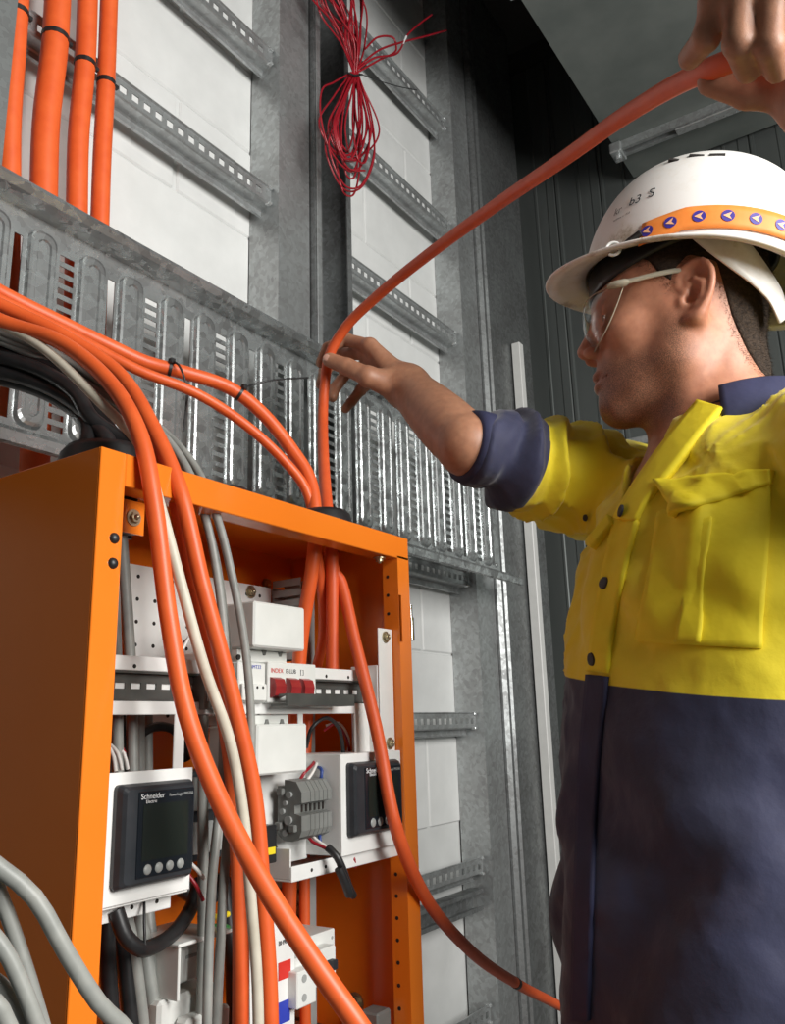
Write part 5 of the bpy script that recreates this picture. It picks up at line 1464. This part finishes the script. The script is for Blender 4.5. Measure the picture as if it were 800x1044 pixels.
# headband under the shell
v = []; f = []; n = 60
for i in range(n):
    ph = 2*pi*i/n; c_, s_ = cos(ph), sin(ph)
    for (r, z) in ((1.0, .020), (1.0, -.010), (1.035, -.016), (1.05, -.010), (1.05, .020)):
        fr = max(0, c_)
        v.append(hh(h2w((-.006+.106*c_*r, .0825*s_*r, .052+z+.030*(1-fr)-.002*fr))))
f = [(i*5+j, i*5+(j+1) % 5, ((i+1) % n)*5+(j+1) % 5, ((i+1) % n)*5+j) for i in range(n) for j in range(5)]
mesh_obj('headband', v, f, MT['black'], hat, True)
# nape strap
v = []; f = []
N_ = [((-.010, .096, .066), (-.058, .092, .072)), ((-.030, .0935, .044), (-.075, .084, .050)), ((-.052, .087, .024), (-.090, .072, .030)), ((-.075, .076, .006), (-.103, .058, .012)), ((-.093, .060, -.010), (-.110, .044, .002)), ((-.103, .046, -.030), (-.113, .036, -.020))]
La = spline([np.array(a) for a, b_ in N_], .006); Lb = spline([np.array(b_) for a, b_ in N_], .006)
k = min(len(La), len(Lb)); La = La[np.linspace(0, len(La)-1, k).astype(int)]; Lb = Lb[np.linspace(0, len(Lb)-1, k).astype(int)]
for i in range(k):
    for j in range(5): v.append(hh(h2w(La[i]+(Lb[i]-La[i])*j/4)))
f = [(i*5+j, (i+1)*5+j, (i+1)*5+j+1, i*5+j+1) for i in range(k-1) for j in range(4)]
ns = mesh_obj('nape_strap', v, f, HW, hat, True); s_ = ns.modifiers.new('thick', 'SOLIDIFY'); s_.thickness = .0025
# pen writing and a small emblem on the shell
def shell_text(name, s, size, phi, t, mat):
    o = shell_pt(phi, t, .0008); e = .01
    tu = shell_pt(phi+e, t, .0008)-shell_pt(phi-e, t, .0008); tw = shell_pt(phi, t+e, .0008)-shell_pt(phi, t-e, .0008)
    O_ = hp2w(o); U_ = hp2w(o+tu)-O_; W_ = hp2w(o+tw)-O_; U_ /= np.linalg.norm(U_); W_ -= U_*(W_@U_); W_ /= np.linalg.norm(W_)
    text_mesh(name, s, size, mat, shell, tuple(hh(O_)), tuple(U_), tuple(W_))
GR = base_mat('faded_pen', (.16, .14, .13), .6)[0]
shell_text('pen_writing', 'kr', .015, radians(38), .19, GR); shell_text('pen_writing', 'b3', .017, radians(48), .21, MT['ink']); shell_text('emblem', 'S', .018, radians(59), .225, MT['ink']); shell_text('pen_writing', 'andrew n 1958', .0044, radians(40), .15, GR)

# ---- safety glasses
gl = thing('safety_glasses', 'clear wrap-around safety glasses worn under the white hard hat', 'glasses', None, tuple(h2w((.1, 0, .01))))
g0 = h2w((.1, 0, .01))
def gg(v): return np.asarray(v)-g0
LM = bpy.data.materials.new('clear_lens'); LM.use_nodes = True; nt = LM.node_tree; nt.nodes.clear()
ou = nd(nt, 'ShaderNodeOutputMaterial'); tr_ = nd(nt, 'ShaderNodeBsdfTransparent'); tr_.inputs['Color'].default_value = (.93, .95, .94, 1); gs = nd(nt, 'ShaderNodeBsdfGlossy'); gs.inputs['Roughness'].default_value = .05
fr_ = nd(nt, 'ShaderNodeFresnel'); fr_.inputs['IOR'].default_value = 1.5; ms = nd(nt, 'ShaderNodeMixShader')
nt.links.new(fr_.outputs[0], ms.inputs[0]); nt.links.new(tr_.outputs[0], ms.inputs[1]); nt.links.new(gs.outputs[0], ms.inputs[2]); nt.links.new(ms.outputs[0], ou.inputs[0])
CF = base_mat('clear_plastic_frame', (.62, .58, .46), .2, 0, Transmission_Weight=.45, IOR=1.2)[0]
def lens_pt(s, k):
    """s -1..1 across the face, k 0 bottom..1 top"""
    a = abs(s); y_ = .074*s; x = .112-.040*a**2.6
    zt = .030-.003*a**4; zb = -.031+.056*a**4.5 + .016*math.exp(-(s/.16)**2)
    z = zb+(zt-zb)*k
    return np.array((x-.010*(1-k)**2+.004*math.sin(pi*k), y_, z))
v = []; f = []; n, m_ = 44, 10
for i in range(n+1):
    for j in range(m_+1): v.append(gg(h2w(lens_pt(-1+2*i/n, j/m_))))
f = [(i*(m_+1)+j, (i+1)*(m_+1)+j, (i+1)*(m_+1)+j+1, i*(m_+1)+j+1) for i in range(n) for j in range(m_)]
ln_ = mesh_obj('lens', v, f, LM, gl, True)
rim = [lens_pt(-1+2*i/n, 0) for i in range(n+1)]+[lens_pt(1-2*i/n, 1) for i in range(n+1)]+[lens_pt(-1, 0)]
mb = MB(); mb.tube(np.array([gg(h2w(p)) for p in rim]), .0007, 8); mb.build('lens_rim', CF, gl)
for s_ in (1, -1):
    mb = MB(); mb.tube(np.array([gg(h2w(p)) for p in ((.079, .0735*s_, .026), (.072, .0765*s_, .026), (.060, .0785*s_, .0265), (.056, .079*s_, .027))]), [.0040, .0062, .0060, .0036], 10, flat=.7); mb.build('hinge', CF, gl)
    mb = MB(); mb.tube(spline([gg(h2w(p)) for p in ((.058, .079*s_, .027), (.030, .081*s_, .030), (.006, .0785*s_, .033), (-.010, .0745*s_, .034))], .006), .0022, 8, flat=1.5); mb.build('temple_arm', CF, gl)

# ---- the cable being fed in
hc = [np.array((.786, .606, 1.25)), np.array((.786, .606, CZ1)), np.array((.790, .614, CZ1+.03))] + D((329, 425, 1.235), (331, 392, 1.258), (336, 362, 1.258), (352, 334, 1.245), (382, 304, 1.205), (432, 263, 1.12), (500, 213, .99), (570, 165, .85), (635, 119, .73), (690, 86, .63), (730, 68, .566), (765, 54, .540), (800, 42, .522)) + [dep(850, 22, .50), np.array((.40, -.09, 1.70)), np.array((.28, -.22, 1.66)), np.array((.16, -.36, 1.40)), np.array((.10, -.45, .90)), np.array((.12, -.48, .30)), np.array((.22, -.50, .04)), np.array((.60, -.55, .011))]
o, c_ = cable('orange_cable', 'thick orange cable held in both hands and arching from the gland', hc, .0076, 'cable_red', n=18)
